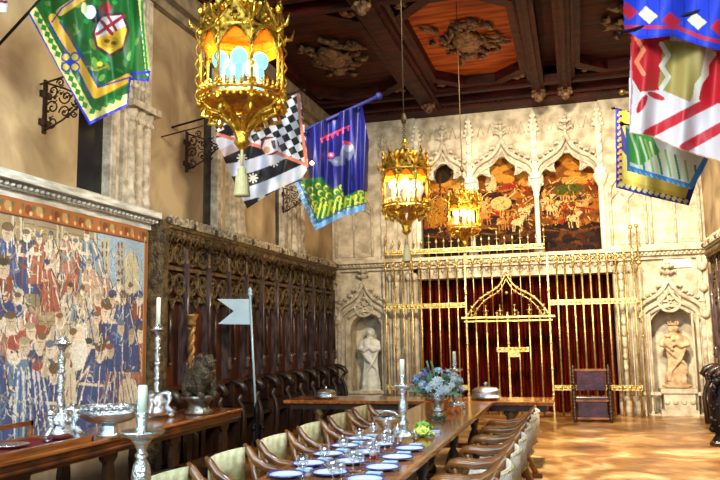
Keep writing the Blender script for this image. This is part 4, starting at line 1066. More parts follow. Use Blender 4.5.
for i, (x, y, sd, s_) in enumerate(gp):
    if not free(x, y, .02): continue
    lab = '%s clear goblet, %s of its size from camera, %s side of table' % ('taller' if s_ > .9 else 'shorter', nth('goblet%s%s' % (s_, sd)), sd)
    if g0 is None: g0 = goblet(lab, (x, y, TH), s_)
    else: dup(g0, lab, (x, y, TH), sc=s_)
# napkins
npk = None
for k in range(6):
    for sd, x in (('left', TX0+.2), ('right', TX1-.17)):
        g = None; y = 4.49+k*.4+(.05 if sd == 'left' else 0)
        if not free(x, y, .03): continue
        lab = 'folded pale blue napkin, %s from the camera on the %s side of the long table' % (nth('napkin'+sd), sd)
        if npk is None:
            g = MB(); g.box((-.05, -.035, 0), (.05, .035, .012)); g.box((-.045, -.03, .012), (.05, .03, .02)); npk = g.build('napkin', mat('napkin_linen', '#a9bfd8', .8), loc=(x, y, TH), bevel=.004); tag(npk, lab, 'napkin', 'napkins on the long table')
        else:
            c_ = npk.copy(); COL.objects.link(c_); c_.location = (x, y, TH); c_['label'] = lab
# ketchup bottle
p = PZ(373, 458, TH)
t = thing('sauce_bottle', 'small red sauce bottle with white cap among the plates', 'bottle', p)
MB().lathe([(.022, 0), (.025, .01), (.026, .045), (.024, .075), (.014, .1), (.012, .11)], n=16).build('bottle_body', mat('red_sauce', '#b81408', .2, coat=.8), t)
MB().lathe([(.014, .108), (.014, .13), (.012, .133)], n=14).build('cap', CHINA, t)
MB().lathe([(.0265, .02), (.0265, .06)], n=16).build('paper_label', CHINA, t)
# flowers in silver vase
p = PZ(442, 409, TH)
t = thing('silver_vase', 'silver footed vase holding the bouquet on the long table', 'vase', (p.x, p.y-.25, TH))
MB().lathe([(.07, 0), (.075, .015), (.035, .04), (.03, .06), (.06, .09), (.085, .14), (.08, .18), (.09, .2), (.08, .2)], n=20).build('body', SILVER, t)
for s_ in (-1, 1): g = MB(); g.tube([(s_*.08, 0, .12), (s_*.12, 0, .15), (s_*.11, 0, .19), (s_*.08, 0, .18)], .008, 6); g.build('handle', SILVER, t)
fl = thing('flower_bouquet', 'large bouquet of white, blue and lilac flowers with green leaves in the silver vase', 'flowers', (p.x, p.y-.25, TH+.16))
rr = random.Random(12); fl.scale = (1.22, 1.22, 1.15)
pet = [mat('white_petal', '#f2f8fa', .7), mat('blue_petal', '#b4d0ee', .7), mat('lilac_petal', '#9694cc', .7), mat('pale_petal', '#dcecf8', .7)]
LEAF = mat('green_leaf', '#4a7d4a', .6, col2='#8fc49a', nscale=10)
blooms = []
for k in range(4):
    g = MB()
    for j in range(7):
        a = j*2*PI/7; ca, sa = math.cos(a), math.sin(a)
        g.add([(0, 0, .0), (.018*ca-.012*sa, .018*sa+.012*ca, .012), (.042*ca, .042*sa, .004), (.018*ca+.012*sa, .018*sa-.012*ca, .012)], [(0, 1, 2, 3)], True)
        a += .4; ca, sa = math.cos(a), math.sin(a); g.add([(0, 0, .006), (.012*ca-.01*sa, .012*sa+.01*ca, .024), (.027*ca, .027*sa, .024), (.012*ca+.01*sa, .012*sa-.01*ca, .024)], [(0, 1, 2, 3)], True)
    g.ball((0, 0, .015), .014, 5); blooms.append(g)
protos = []
for k in range(62):
    th = rr.uniform(0, 2*PI); ph = math.acos(rr.uniform(-.15, 1)); R_ = rr.uniform(.15, .22)
    d_ = Vector((math.sin(ph)*math.cos(th)*1.15, math.sin(ph)*math.sin(th)*.9, math.cos(ph)*.85)); q = rr.randrange(4)
    if d_.x > 0.0 and q in (1, 2): q = rr.choice([0, 3])
    if d_.x < -.1 and q == 0: q = 2
    if q < len(protos) and False: pass
    pr = next((x for x in protos if x[0] == q), None)
    if pr is None: o = blooms[q].build('bloom', pet[q], fl); protos.append((q, o))
    else: o = pr[1].copy(); COL.objects.link(o); o.parent = fl
    o.location = d_*R_+Vector((0, 0, .08)); o.rotation_euler = d_.to_track_quat('Z', 'Y').to_euler(); s_ = rr.uniform(.8, 1.35); o.scale = (s_,)*3
g = MB()
for k in range(60):
    th = rr.uniform(0, 2*PI); ph = math.acos(rr.uniform(-.4, 1)); d_ = Vector((math.sin(ph)*math.cos(th)*1.15, math.sin(ph)*math.sin(th), math.cos(ph)))
    b0 = d_*.1+Vector((0, 0, .06)); b1 = d_*rr.uniform(.18, .245)+Vector((0, 0, .06)); sd = d_.orthogonal().normalized()*.018
    g.add([b0, (b0+b1)/2+sd, b1, (b0+b1)/2-sd], [(0, 1, 2, 3)], False)
g.build('leaves', LEAF, fl)
g = MB()
for k in range(14): th = k*2*PI/14; g.tube([(0.02*math.cos(th), .02*math.sin(th), 0), (.09*math.cos(th), .09*math.sin(th), .16)], .004, 5)
for s_ in ((-.04, 0), (.0, 0)): g.tube([(s_[0], 0, .1), (s_[0]-.05, 0, .34)], [.006, .01], 5)
g.build('stems', LEAF, fl)
# apples, cabbages
apl = MB().lathe([(.005, .058), (.02, .064), (.033, .055), (.037, .035), (.03, .012), (.012, .002)], n=14)
a0 = None
for i, (dx, dy, cc) in enumerate(((0, 0, 'left of the three'), (.085, .02, 'right of the three'), (.04, -.07, 'front of the three'))):
    b_ = PZ(450, 413, TH)
    if a0 is None: a0 = apl.build('apple', mat('red_apple', '#b3200e', .25, col2='#e0862c', nscale=9)); o = a0; MB().tube([(0, 0, .055), (.004, 0, .075)], .002, 5).build('stalk', DWOOD, o)
    else:
        o = a0.copy(); COL.objects.link(o)
        for ch in KIDS(a0): q = ch.copy(); COL.objects.link(q); q.parent = o
    o.location = (b_.x+dx, b_.y+dy, TH); tag(o, 'red apple beside the flower vase, %s' % cc, 'apple', 'apples by the flowers')
def cabbage(label, loc, r, m_):
    t = thing('lettuce', label, 'vegetable', loc, 0, 'green vegetables on the long table'); t.scale = (1.15, 1.15, .7)
    q = MB(); q.ball((0, 0, r*.6), r*.6, 8); q.build('heart', m_, t)
    for k in range(11):
        a = k*2.4; g = MB(); vs = []; fs = []; el = .15+.08*k
        for i in range(7):
            for j in range(7):
                u_ = (i/6-.5); v_ = j/6; wd = math.sin(PI*min(1, .15+.8*v_))*r*1.3; L_ = r*1.7*v_
                x = L_*math.cos(el+.7*v_); z = r*.25+L_*math.sin(el)*.9-.3*r*v_*v_+.014*math.sin(i*2.1+j*1.7+k); y_ = u_*wd; z = max(z+abs(u_)*r*.5, .004)
                vs.append((x*math.cos(a)-y_*math.sin(a), x*math.sin(a)+y_*math.cos(a), z))
        for i in range(6):
            for j in range(6): fs.append((i*7+j, i*7+7+j, i*7+8+j, i*7+1+j))
        g.add(vs, fs, True).build('leaf', m_, t)
cabbage('yellow-green lettuce lying nearest the silver candlestick on the long table', PZ(430, 437, TH)+Vector((-.07, 0, 0)), .085, mat('lettuce_yellow', '#c4d04a', .6, col2='#ecf08a', nscale=9))
cabbage('bright green lettuce lying on the long table between candlestick and bouquet', PZ(421, 432, TH)+Vector((-.02, .16, 0)), .075, mat('lettuce_green', '#6faa3c', .6, col2='#c2dc6a', nscale=9))
b_ = PZ(437, 421, TH); t = thing('grape_bunch', 'small dark green bunch of grapes behind the lettuces', 'fruit', b_)
g = MB(); rr = random.Random(2)
for k in range(26): g.ball((rr.uniform(-.07, .07), rr.uniform(-.05, .05), .015+rr.random()*.03), .014, 5)
g.build('grapes', mat('dark_grape', '#26401c', .3), t); MB().tube([(0, 0, .04), (.05, 0, .06)], .003, 5).build('stalk', LEAF, t)
# silver ewer group at foot of candlestick
t = thing('silver_basket', 'small pierced silver basket at foot of the ornate candlestick', 'basket', PZ(392, 434, TH)+Vector((-.06, .1, 0)), 0, None, 1.35)
g = MB(); g.lathe([(.05, 0), (.05, .01), (.03, .02), (.05, .04), (.08, .08), (.085, .1), (.075, .1), (.04, .04)], n=20, fn=lambda a, z, i: 1+.06*math.cos(a*9)); g.build('bowl', SILVER, t)
g = MB(); g.tube([(.07*math.cos(a), 0, .1+.035*math.sin(a)) for a in [PI*k/10 for k in range(11)]], .006, 6); g.build('handle', SILVER, t)

# ---------------------------------------------------------------- lanterns
def lantern(label, loc, ropelen, power, small=False):
    t = thing('hanging_lantern', label, 'lantern', loc, .26, 'gilded lanterns')
    NS = 8; R_ = .225
    ang = [2*PI*(k+.5)/NS for k in range(NS)]
    z0, z1, z2 = .20, .56, .72
    g = MB()
    g.tube([(R_*math.cos(a), R_*math.sin(a), z1) for a in ang], .011, 6, closed=True); g.build('upper_ring', BRASS, t); g = MB()
    for zz, rr_ in ((z0, R_), (z0+.03, R_*1.03)): g.tube([(rr_*math.cos(a), rr_*math.sin(a), zz) for a in ang], .011, 6, closed=True)
    g.lathe([(.02, z0-.01), (R_*.93, z0), (R_*.93, z0+.008), (.02, z0+.004)], n=NS, smooth=False)
    for k in range(NS*5):       # pierced gallery with leaves
        a = 2*PI*k/(NS*5); q = R_*1.02; g.ball((q*math.cos(a), q*math.sin(a), z0+.04), .01, 4); g.lathe([(.007, 0), (.01, .012), (.002, .03)], (q*math.cos(a), q*math.sin(a), z0+.045), 5)
        g.ball((q*math.cos(a), q*math.sin(a), z0-.02), .012, 4)
    g.build('base_ring', BRASS, t)
    for a in ang:
        g = MB(); ca, sa = math.cos(a), math.sin(a)
        g.tube([(R_*ca, R_*sa, z0), (R_*ca, R_*sa, z1+.12)], .009, 6)
        g.tube([((R_+.016)*ca+.009*math.cos(k*.9), (R_+.016)*sa+.009*math.sin(k*.9), z0-.03+k*.012) for k in range(int((z1-z0+.1)/.012))], .0045, 5)
        g.ball((R_*ca, R_*sa, z0-.03), .022, 5); g.ball((R_*ca, R_*sa, z1), .02, 5); g.lathe([(.015, 0), (.02, .02), (.004, .07)], (R_*ca, R_*sa, z1+.1), 6)
        g.tube([(R_*ca, R_*sa, z1+.02), ((R_+.05)*ca, (R_+.05)*sa, z1+.03), ((R_+.07)*ca, (R_+.07)*sa, z1+.09)], [.012, .01, .003], 5)
        g.build('post', BRASS, t)
    for k in range(NS):
        a, b_ = ang[k], ang[(k+1) % NS]; A = Vector((R_*math.cos(a), R_*math.sin(a), 0)); B = Vector((R_*math.cos(b_), R_*math.sin(b_), 0))
        def pt(q, z, off=1.0): p_ = A.lerp(B, q)*off; return (p_.x, p_.y, z)
        # pierced tracery gable: strips between arch and ogee top
        lo = [pt(i/12, z1-.12+.11*math.sin(PI*i/12)) for i in range(13)]; hi = [pt(i/12, z1+.02+.13*(1-abs(2*i/12-1))**1.3) for i in range(13)]
        nrm = ((A+B)/2).normalized()*.006
        g = MB(); 
        g.strip(lo, hi, nrm); g.tube([pt(i/12, z1-.12+.11*math.sin(PI*i/12), 1.02) for i in range(13)], .007, 5); g.tube([pt(i/12, z1+.02+.13*(1-abs(2*i/12-1))**1.3, 1.02) for i in range(13)], .008, 5)
        mid = Vector(pt(.5, z1+.045, 1.04))
        for j in range(4): tx = (B-A).normalized(); g.ball(mid+tx*.018*math.cos(j*PI/2)+Vector((0, 0, .018*math.sin(j*PI/2))), .011, 5)
        g.lathe([(.012, 0), (.018, .02), (.003, .07)], pt(.5, z1+.15), 6)
        g.build('gable', mat('dark_gilt', '#4a2c0a', .45, 1., col2='#d8a03c', nscale=30, bump=.4), t)
        g = MB(); g.strip([pt(i/6, z1-.07, .96) for i in range(7)], [pt(i/6, z1+.05, .96) for i in range(7)], nrm*.3); g.build('mica_panel', AMBER, t)
    g = MB()
    g.lathe([(R_*.9, z1+.04), (R_*.88, z1+.07), (R_*.7, z1+.12), (R_*.4, z1+.15), (R_*.32, z1+.18), (.05, z1+.22), (.02, z1+.25), (.03, z1+.28), (.012, z1+.32)], n=NS, smooth=False)
    for k in range(24): a = 2*PI*k/24; g.ball((R_*.75*math.cos(a), R_*.75*math.sin(a), z1+.12+.02*(k % 2)), .02, 4)
    for k in range(10): a = 2*PI*k/10; g.lathe([(.02, 0), (.025, .03), (.003, .08)], (R_*.42*math.cos(a), R_*.42*math.sin(a), z1+.14), 5)
    g.build('crown', BRASS, t)
    for k, a in enumerate(ang):
        g = MB(); ca, sa = math.cos(a), math.sin(a)
        pts = [(R_*.98*ca, R_*.98*sa, z0-.01), (R_*.8*ca, R_*.8*sa, z0-.045), (R_*.52*ca, R_*.52*sa, z0-.06), (R_*.28*ca, R_*.28*sa, z0-.1), (R_*.13*ca, R_*.13*sa, z0-.16), (.018*ca, .018*sa, .02)]
        g.tube(pts, [.009, .013, .017, .018, .016, .01], 8); g.tube([(R_*.5*ca, R_*.5*sa, z0-.06), (R_*.62*ca, R_*.62*sa, z0-.12), (R_*.75*ca, R_*.75*sa, z0-.1)], [.006, .014, .003], 5); g.tube([(x*1.1, y*1.1, z-.012) for x, y, z in pts[1:5]], [.004, .01, .012, .006], 6)
        q = R_*.85; g.tube([(q*ca, q*sa, z0-.04), ((q+.02)*ca, (q+.02)*sa, z0-.09), ((q-.03)*ca, (q-.03)*sa, z0-.1), ((q-.035)*ca, (q-.035)*sa, z0-.075)], [.012, .014, .012, .005], 6)
        g.build('leaf_bracket', BRASS, t)
    g = MB(); g.lathe([(.015, .05), (.045, .03), (.03, .0), (.042, -.02), (.025, -.045), (.008, -.06)], n=12, fn=lambda a, z, i: 1+.1*math.cos(6*a)); g.build('pendant_knob', BRASS, t)
    g = MB(); g.tube([(0, 0, -.05), (0, 0, -.15)], .009, 6); g.lathe([(.01, -.15), (.022, -.165), (.02, -.19), (.03, -.2), (.04, -.3), (.042, -.31)], n=24, fn=lambda a, z, i: 1+.1*(math.cos(12*a))); g.build('tassel', mat('ivory_silk_tassel', '#b99a62', .8, col2='#e0c890', nscale=30, stretch=(8, 8, .5)), t)
    for k in range(5):
        qa, qb = ((-.115, 0), (-.015, -.06), (.095, .0), (-.06, .12), (.05, .12))[k]; bx, by = qa*.91-qb*.41, qa*.41+qb*.91; c_ = (bx*math.cos(-.26)-by*math.sin(-.26), bx*math.sin(-.26)+by*math.cos(-.26), z0+.01)
        g = MB(); g.lathe([(.022, 0), (.022, .18), (.012, .185)], c_, 10); g.build('candle_sleeve', SMALLS if small else SLEEVE, t)
        g = MB(); g.ball((c_[0], c_[1], c_[2]+.225), .046, 8, (1, 1, 1.15)); g.build('bulb', SMALLB if small else BULB, t)
    g = MB(); z = z1+.32
    for k in range(8): g.tube([(.014*math.cos(b_) if k % 2 else 0, 0 if k % 2 else .014*math.cos(b_), z+.02*k+.014*math.sin(b_)+.01) for b_ in [2*PI*i/8 for i in range(8)]], .004, 5, closed=True)
    g.tube([(0, 0, z+.15), (0, 0, ropelen)], .006, 6); g.lathe([(.02, 0), (.03, .04), (.015, .1)], (0, 0, z+.16), 8); g.build('rope', mat('gold_rope', '#4a3416', .6), t)
    l = bpy.data.lights.new('lantern_light', 'POINT'); l.energy = power; l.color = (1, .70, .30); l.shadow_soft_size = .06
    o = bpy.data.objects.new('lantern_light', l); COL.objects.link(o); o.parent = t; o.location = (0, 0, z0+.2)
    return t
L1 = PY(242, 139, 3.56); L2 = PY(406.5, 229, 6.9); L3 = PY(464.5, 243, 10.6)
lantern('large gilded gothic lantern with bright bulbs and tassel, nearest the camera', L1, ZC+.24-L1.z, 26)
lantern('middle-sized glowing gilded lantern with tassel, hanging over the long table', L2, ZC+.24-L2.z, 80, True)
lantern('smallest and farthest gilded lantern, hanging before the gallery paintings', L3, ZC+.24-L3.z, 100, True)

# ---------------------------------------------------------------- banners
def polyline_mask(pts): return lambda P: P.inpoly(pts)
def band(P, pts, w_, c): P.line(pts, w_, c)
# 1 green and yellow banner at the upper left
B1 = [(28, 14), (60, -22), (140, -22), (151, 70), (149, 82), (131, 80), (128, 106), (89, 125.5), (60, 72)]
def p1(P):
    g = '#1f6b2a'; P.c[:] = lin('#1d5a20')
    for k in range(60):
        rr = random.Random(k); P.ell(rr.uniform(40, 140), rr.uniform(-20, 90), rr.uniform(2, 7), rr.uniform(1, 3), rr.choice(['#2f8a34', '#14521c', '#6f9a34', '#5a7a2c']), rr.uniform(0, 3))
    P.line([(28, 14), (89, 125), (129, 104)], 21, '#e8d27c')
    path = [(35, 11), (62, 62), (89, 113), (127, 94)]
    for (x0, y0), (x1, y1) in zip(path[:-1], path[1:]):
        L_ = math.hypot(x1-x0, y1-y0); n = int(L_/7.5); dx, dy = (x1-x0)/L_, (y1-y0)/L_
        for k in range(n):
            cx_, cy_ = x0+dx*(k+.5)*7.5, y0+dy*(k+.5)*7.5
            P.poly([(cx_-dx*4, cy_-dy*4), (cx_-dy*3.4, cy_+dx*3.4), (cx_+dx*4, cy_+dy*4), (cx_+dy*3.4, cy_-dx*3.4)], '#2a7a2e')
    P.line([(46, 8), (70, 52), (95, 98), (128, 84)], 3, '#2a7a2e')
    P.line([(53, 18), (74, 56), (96, 94), (128, 78)], 9, '#e8a82c')
    P.line([(49, 22), (56, 35), (74, 63), (92, 98)], 1.6, '#2a2a9c'); P.line([(60, 22), (82, 56), (99, 87), (131, 77)], 1.6, '#2a2a9c')
    P.line([(60, 12), (90, -8), (118, -14)], 8, '#e8b04c'); P.line([(52, 22), (62, 8), (92, -13)], 1.6, '#2a2a9c')
    P.line([(28, 14), (60, 74), (89, 124), (129, 105), (131, 80), (150, 82)], 4.5, '#2c2cae')
    P.line([(140, -20), (146, 30), (150, 72)], 9, '#e8d27c'); P.line([(141, -20), (143, 30), (147, 70)], 2.5, '#2a7a2e'); P.line([(131, 74), (150, 72), (150, 80), (131, 81)], 3, '#2c2cae'); P.line([(131, -5), (134, 40), (131, 68)], 3, '#2a7a2e')
    for dx, dy in ((-4, -5), (5, -5), (-4, 5), (5, 5)):
        P.ell(70+dx, 62+dy, 5, 5, '#2a2a9c'); P.ell(70+dx, 62+dy, 3.4, 3.4, '#d0b840')
    P.ell(70, 62, 3.5, 3.5, '#2036b0')
    # medallion
    P.poly([(100, 14), (122, 12), (130, 30), (124, 50), (110, 57), (96, 48), (92, 34)], '#4a1c30'); P.poly([(101, 17), (121, 15), (127, 30), (122, 47), (110, 54), (98, 46), (95, 34)], '#e8b430')
    P.poly([(100, 18), (121, 15), (126, 26), (97, 38), (95, 32)], '#e0d2d8'); P.line([(102, 22), (112, 34)], 3.5, '#a02028'); P.line([(97, 34), (124, 16)], 3.5, '#a02028'); P.line([(108, 16), (116, 30)], 3, '#a02028')
    P.ell(110, 42, 9, 6, '#c8901c'); P.ell(107, 41, 3, 2, '#6a4a10'); P.ell(114, 43, 3, 2, '#6a4a10')
    P.ell(96, 16, 6, 7, '#1a1a22'); P.ell(90, 12, 6, 7, '#e4e0e4'); P.ell(106, 8, 6, 6, '#9c1c24'); P.ell(84, 8, 3, 6, '#d4c890')
    P.line([(88, 66), (98, 70), (108, 66)], 2, '#8c7a30'); P.ell(100, 64, 3, 2.5, '#e8b430')
o = cloth('banner', 26, 153, -24, 128, .6, planeY(lambda U, V: 5.35+.05*np.sin((U-.35*V)*.16)+.02*np.sin(U*.4)), p1, polyline_mask(B1), SILK)
tag(o, 'green, yellow and blue bordered silk banner with medallion, high at the upper left', 'banner', 'silk banners on poles')
# 2 black and white banner
B2 = [(252, 104), (258, 116), (300, 92), (304, 120), (309, 168), (301, 179), (270, 192), (247, 209), (233, 180), (217, 143), (216, 128)]
B2 = [(214, 110), (262, 112), (300, 91), (304, 122), (309, 168), (300, 181), (272, 193), (247, 209), (232, 178), (216, 142)]
def p2(P):
    P.c[:] = lin('#d8dae6')
    a = math.atan2(-27, 52); ca, sa = math.cos(a), math.sin(a)
    X_ = (P.U-250)*ca+(P.V-120)*sa; Y_ = -(P.U-250)*sa+(P.V-120)*ca
    ch = ((np.floor(X_/6.8)+np.floor(Y_/7.2)) % 2) > 0; P.put(ch, '#15131c')
    low = P.inpoly([(200, 140), (232, 126), (258, 145), (272, 152), (305, 163), (330, 240), (200, 240)])
    ys = P.V-(-.28*(P.U-220)+150)-4*np.sin((P.U-215)*.045)
    st = (np.floor(ys/13.5) % 2) == 0
    P.put(low, '#d4d8ec'); P.put(low & st, '#16131c'); 
    P.line([(214, 133), (240, 141), (258, 146), (275, 152), (309, 166)], 3.4, '#d8806a'); P.line([(298, 92), (300, 118), (307, 166)], 3.2, '#d8806a')
    P.ell(270, 146, 9.5, 9.5, '#7a1c24'); P.poly([(262, 148), (265, 140), (276, 137), (279, 150), (266, 155)], '#dcd6dc'); P.ell(267, 150, 3.5, 3.5, '#c89060'); P.poly([(271, 141), (275, 140), (276, 149), (273, 149)], '#3a3a4a')
    for (x, y) in ((242, 158), (274, 162), (253, 178), (281, 184), (262, 197), (300, 173)):
        for k in range(4):
            q = k*PI/4; P.line([(x-4.5*math.cos(q), y-4.5*math.sin(q)), (x+4.5*math.cos(q), y+4.5*math.sin(q))], 1.7, '#e8e4d8')
    P.poly([(219, 150), (232, 144), (240, 150), (224, 157)], '#c8b4b4')
    P.put(P.U > 303+.1*(P.V-92), '#18141c')
o = cloth('banner', 212, 312, 88, 212, .5, planeY(lambda U, V: 8.6+.09*np.sin((U+.5*V)*.15)+.03*np.sin(U*.37)), p2, polyline_mask(B2), SILK)
tag(o, 'black and white chequered and striped silk banner with stars, behind the nearest lantern', 'banner', 'silk banners on poles')
# 3 blue banner
B3 = [(303, 132), (330, 116), (362, 104), (369, 140), (368, 187), (366, 210), (345, 216), (315, 231), (300, 198), (295, 183), (309, 178), (307, 155)]
def p3(P):
    P.c[:] = lin('#0e1158')
    for k in range(14): P.line([(305+k*4.6, 120), (308+k*4.4, 190)], .9, '#181c70' if k % 2 else '#2c36b4')
    P.line([(321, 139), (336, 132), (349, 126)], 1.6, '#d03a5c'); 
    for q in range(6): P.ell(322+q*5.2, 141-q*2.4, 1.1, 2.2, '#c83a5a')
    P.ell(347, 152, 6.5, 10, '#5c6480', .3); P.ell(340, 161, 9, 5, '#505876', -.2); P.ell(348, 147, 5, 5, '#8892b0'); P.ell(347, 143, 4.5, 2.2, '#b83040', .3); P.line([(337, 162), (330, 160)], 3, '#6c7494'); P.ell(331, 155, 3.2, 3, '#c05070'); P.ell(331, 155, 1.4, 1.4, '#e0d8e0')
    P.line([(346, 160), (352, 180)], 3, '#141856'); P.line([(340, 166), (338, 178)], 2.5, '#141856')
    low = P.inpoly([(290, 180), (322, 177), (330, 190), (341, 184), (344, 196), (360, 190), (368, 192), (372, 240), (290, 240)])
    P.put(low, '#1c6230')
    for r_ in range(4):
        for c_ in range(8):
            x, y = 302+c_*8+r_*2.5, 187+r_*7-c_*.6+(c_ % 2)*3
            m_ = ((P.U-x)**2+(P.V-y)**2 < 9) & low; P.put(m_, '#b8ae3c'); m_ = ((P.U-x-.8)**2+(P.V-y-.8)**2 < 4) & low; P.put(m_, '#1f6a30')
    for k in range(12): P.line([(306+k*5.4, 222-k*1.5), (311+k*5, 206-k*1.2)], 2, '#b8cc48', low)
    P.line([(295, 183), (315, 229), (345, 214), (366, 208)], 7, '#6a9edc'); 
    for k in range(9): P.line([(296+k*2.2, 190+k*4.5), (300+k*2.2, 188+k*4.5)], 1.2, '#a8c8f0')
    P.line([(300, 184), (318, 222), (345, 208), (367, 203)], 1.2, '#2a4ab0')
o = cloth('banner', 293, 371, 102, 233, .45, planeY(lambda U, V: 10.8+.12*np.sin((U+.1*V)*.26)+.04*np.sin(U*.6)), p3, polyline_mask(B3), SILK)
tag(o, 'deep blue silk banner with grey helmet and green scaled foot, left of the middle lantern', 'banner', 'silk banners on poles')
# right banners
B4 = [(622, -20), (760, -20), (760, 60), (700, 46), (672, 36), (640, 40), (624, 30)]
def p4(P):
    P.c[:] = lin('#2440d0')
    for k in range(9): P.line([(624+k*12, -20), (622+k*12.5, 50)], 1.2, '#1c30a4')
    P.line([(624, 27), (650, 27), (676, 27), (703, 38), (760, 50)], 4, '#c02848'); P.put(P.dist([(622, 34), (645, 38), (672, 35), (720, 52)]) < 2, '#1c34c0')
    for (x, y, c_) in ((648, 15, '#e4dcc4'), (672, 21, '#c42038'), (697, 21, '#e4dcc4'), (628, 11, '#c42038'), (720, 28, '#c42038')):
        P.poly([(x-10, y-1), (x-2, y-9), (x+10, y+1), (x+1, y+9)], c_)
o = cloth('banner', 620, 762, -22, 62, .7, planeY(lambda U, V: 6.9+.06*np.sin(U*.12+V*.03)), p4, polyline_mask(B4), SILK)
tag(o, 'bright blue silk banner with red and cream diamonds, topmost at the right', 'banner', 'silk banners on poles')
B5 = [(631, 30), (760, 30), (760, 172), (718, 162), (680, 150), (652, 137), (629, 133), (629, 80)]
def p5(P):
    P.c[:] = lin('#e4dce0')
    P.poly([(628, 28), (672, 28), (660, 90), (640, 92), (630, 75)], '#c8202c'); P.poly([(664, 40), (707, 44), (700, 80), (690, 102), (658, 88)], '#b09c58'); P.poly([(712, 50), (760, 50), (760, 110), (698, 100)], '#c8202c')
    def zig(x, y, n, s_, c_, w_):
        P.line([(x+(3.5 if k % 2 else -3.5), y+k*s_) for k in range(n)], w_, c_)
    zig(665, 44, 5, 11, '#f0ecdc', 5); zig(640, 38, 4, 12, '#f0946a', 4.5); P.line([(713, 54), (706, 64), (706, 74), (697, 86), (696, 102)], 6, '#f4f0da')
    P.ell(642, 104, 3.5, 10, '#c8202c', .5); P.ell(656, 96, 9, 3, '#c8202c', .4)
    P.line([(648, 134), (690, 112), (760, 76)], 10, '#cc2030'); P.line([(684, 148), (720, 128), (760, 106)], 10, '#cc2030')
    P.line([(629, 30), (632, 90), (629, 134)], 1.8, '#b88890'); P.line([(629, 133), (652, 137), (680, 150), (760, 174)], 2.5, '#e0a070')
    sh = .06*np.sin((P.U+.2*P.V)*.2)
o = cloth('banner', 627, 762, 28, 176, .7, planeY(lambda U, V: 7.3+.07*np.sin((U+.2*V)*.14)+.02*np.sin(U*.31)), p5, polyline_mask(B5), SILK)
tag(o, 'red and white striped silk banner with olive panel, below the blue diamond banner', 'banner', 'silk banners on poles')
B6 = [(625, 125), (700, 125), (712, 152), (703, 172), (692, 190), (660, 180), (627, 171)]
def p6(P):
    P.c[:] = lin('#eef2f0'); P.poly([(625, 128), (652, 135), (660, 152), (640, 166), (626, 160)], '#58b04c')
    for k in range(14):
        P.line([(630+k*5, 132+k*2.6), (637+k*4.6, 152+k*2.2), (640+k*4.4, 168+k*1.2)], 2.2, ['#e8f4c8', '#3c9a50', '#f4f8e0', '#9cd070'][k % 4])
    P.line([(625, 130), (627, 168), (660, 178), (691, 187), (701, 168), (712, 150)], 6, '#3f8fd8')
    for k in range(12): P.line([(629+k*5.4, 168+k*1.7), (632+k*5.4, 172+k*1.7)], 1.2, '#8cc4f0')
o = cloth('banner', 623, 714, 122, 192, .5, planeY(lambda U, V: 8.4+.06*np.sin(U*.2)), p6, polyline_mask(B6), SILK)
tag(o, 'small white and green scaled banner with light blue border, under the red striped banner', 'banner', 'silk banners on poles')
B7 = [(615, 109), (640, 112), (705, 130), (703, 165), (689, 206), (650, 197), (616, 188)]
def p7(P):
    P.c[:] = lin('#e0cc58'); P.poly([(620, 150), (640, 168), (690, 190), (690, 196), (640, 184), (624, 178)], '#e8dc78')
    P.line([(617, 109), (617, 188), (650, 196), (689, 205), (704, 160)], 11, '#2428a0')
    for k in range(12): P.ell(621, 113+k*6.4, 2.4, 2, '#e0b440'); P.ell(618.5, 115+k*6.4, 1.1, 1.5, '#e0b440')
    for k in range(12): P.ell(622+k*5.8, 185+k*1.5, 2.6, 2.2, '#e6e0a0'); P.ell(624+k*5.8, 187+k*1.5, 1.2, 1.1, '#2428a0')
    P.poly([(620, 120), (630, 150), (650, 168), (640, 172), (622, 150)], '#2830a8')
o = cloth('banner', 613, 707, 107, 208, .5, planeY(lambda U, V: 9.4+.06*np.sin(U*.2+1)), p7, polyline_mask(B7), SILK)
tag(o, 'yellow banner with dark blue wave-scroll border, rearmost and lowest of the right banners', 'banner', 'silk banners on poles')
B8 = [(-40, -10), (9, -10), (7, 12), (-40, 16)]
def p8(P): P.c[:] = lin('#e4dce0'); P.line([(-40, -2), (9, 2)], 3, '#7c1828')
o = cloth('banner', -42, 11, -12, 18, .6, planeY(lambda U, V: 5.0+.03*np.sin(U*.3)), p8, polyline_mask(B8), SILK)
tag(o, 'corner of a white and dark red banner at the top left corner', 'banner', 'silk banners on poles')
def pole(p0, p1, Yp, label, m_=None, r=.014, wall=XL):
    """pole in the plane y=Yp from the side wall through two points of the banner's top edge"""
    a = PY(*p0, Yp); b_ = PY(*p1, Yp); k = (wall-b_.x)/(a.x-b_.x); a = b_+(a-b_)*k
    g = MB(); g.tube([a, b_], r, 8); g.ball(b_, r*2, 5); tag(g.build('banner_pole', m_ or IRON), label, 'pole', 'banner poles')
pole((28, 13), (62, -24), 5.4, 'dark pole projecting from the left wall and carrying the green banner')
pole((212, 116), (304, 90), 8.66, 'pole carrying the black and white banner from the left wall')
pole((303, 131), (379, 96), 10.85, 'blue sleeved pole carrying the deep blue banner', mat('blue_sleeve', '#10145c', .7), .03)
pole((760, -6), (620, 33), 6.94, 'pole carrying the blue diamond banner from the right wall', None, .014, XR)
pole((760, 100), (622, 92), 7.4, 'gilded tipped pole behind the red striped banner', GOLD, .016, XR)
pole((760, 140), (622, 124), 8.4, 'pole carrying the white and green scaled banner from the right wall', None, .012, XR)
pole((760, 140), (613, 108), 9.45, 'pole carrying the yellow banner with blue wave border from the right wall', None, .012, XR)

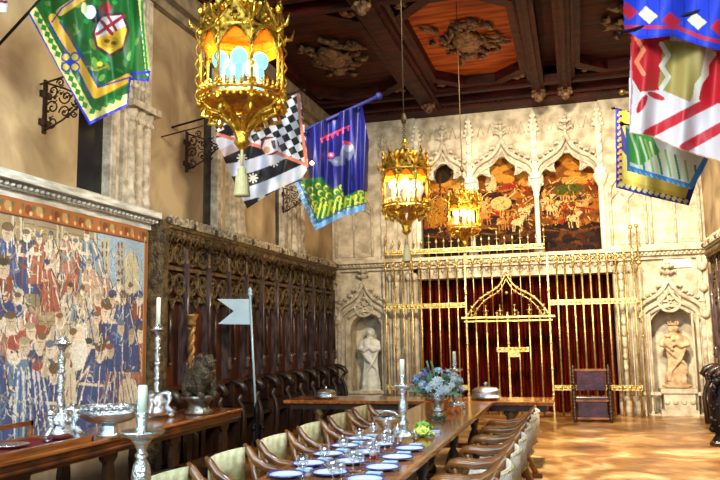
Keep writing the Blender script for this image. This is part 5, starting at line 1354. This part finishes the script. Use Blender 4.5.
# ---------------------------------------------------------------- iron wall brackets
def bracket(label, y, zc, s=1, length=.62):
    t = thing('iron_bracket', label, 'bracket', (XL, y, zc), 0, 'scrolled iron wall brackets', s)
    g = MB(); g.box((.0, -.03, -.36), (.03, .03, .36)); g.box((0, -.1, .12), (.04, .1, .2)); g.box((0, -.1, -.26), (.04, .1, -.18)); g.build('wall_plate', IRON2, t)
    g = MB()
    def spiral(cx_, cz, r, a0, d_, turns=1.4):
        g.tube([(cx_+r*(1-k/22)*math.cos(a0+d_*2*PI*turns*k/20), 0, cz+r*(1-k/22)*math.sin(a0+d_*2*PI*turns*k/20)) for k in range(20)], .011, 5)
    for (cx_, cz, r, a0, d_) in ((.13, .2, .1, PI, 1), (.13, -.02, .1, PI, -1), (.13, -.22, .09, PI, 1), (.33, .1, .1, PI, 1), (.32, -.1, .09, PI, -1), (.5, .02, .08, PI, 1), (.24, .3, .06, PI, -1), (.44, .18, .05, 0, 1), (.46, -.14, .05, 0, -1)):
        spiral(cx_, cz, r, a0, d_)
    rr = random.Random(6)
    for k in range(26): x = rr.uniform(.05, .6); z = rr.uniform(-.3, .34)*(1-x*.8); g.ball((x, 0, z), .02, 4); g.tube([(x, 0, z), (x+.04, .01, z+.03)], .007, 4)
    g.tube([(0, 0, .33), (.3, 0, .22), (.62, 0, .06)], .013, 6); g.tube([(0, 0, -.33), (.3, 0, -.2), (.62, 0, .02)], .013, 6)
    g.build('scrollwork', IRON2, t)
    return t
p = PX(44, 107, XL); bk = bracket('scrolled black iron bracket on the left wall below the green banner', p.y, p.z, .78)
p = PX(186, 152, XL); dup(bk, 'scrolled iron bracket on the left wall beside the black and white banner', (XL, p.y, p.z), sc=.8)
p = PX(283, 200, XL); dup(bk, 'scrolled iron bracket on the left wall below the deep blue banner', (XL, p.y, p.z), sc=.7)
for k, (u, v, Y_) in enumerate(((100, 65, 6.1), (218, 122, 8.4), (312, 163, 10.4))):
    p = PY(u, v, Y_)
    t = thing('spot_lamp', 'tiny glowing bulb in front of the %s banner' % ['green', 'black and white', 'deep blue'][k], 'lamp', p, 0, 'tiny bulbs by the banners')
    MB().ball((0, 0, 0), .03, 6).build('bulb', SMALLBULB, t); g = MB(); g.tube([(0, 0, 0), (XL-p.x+.0, 0, -.12)], .01, 5); g.build('arm', IRON2, t)
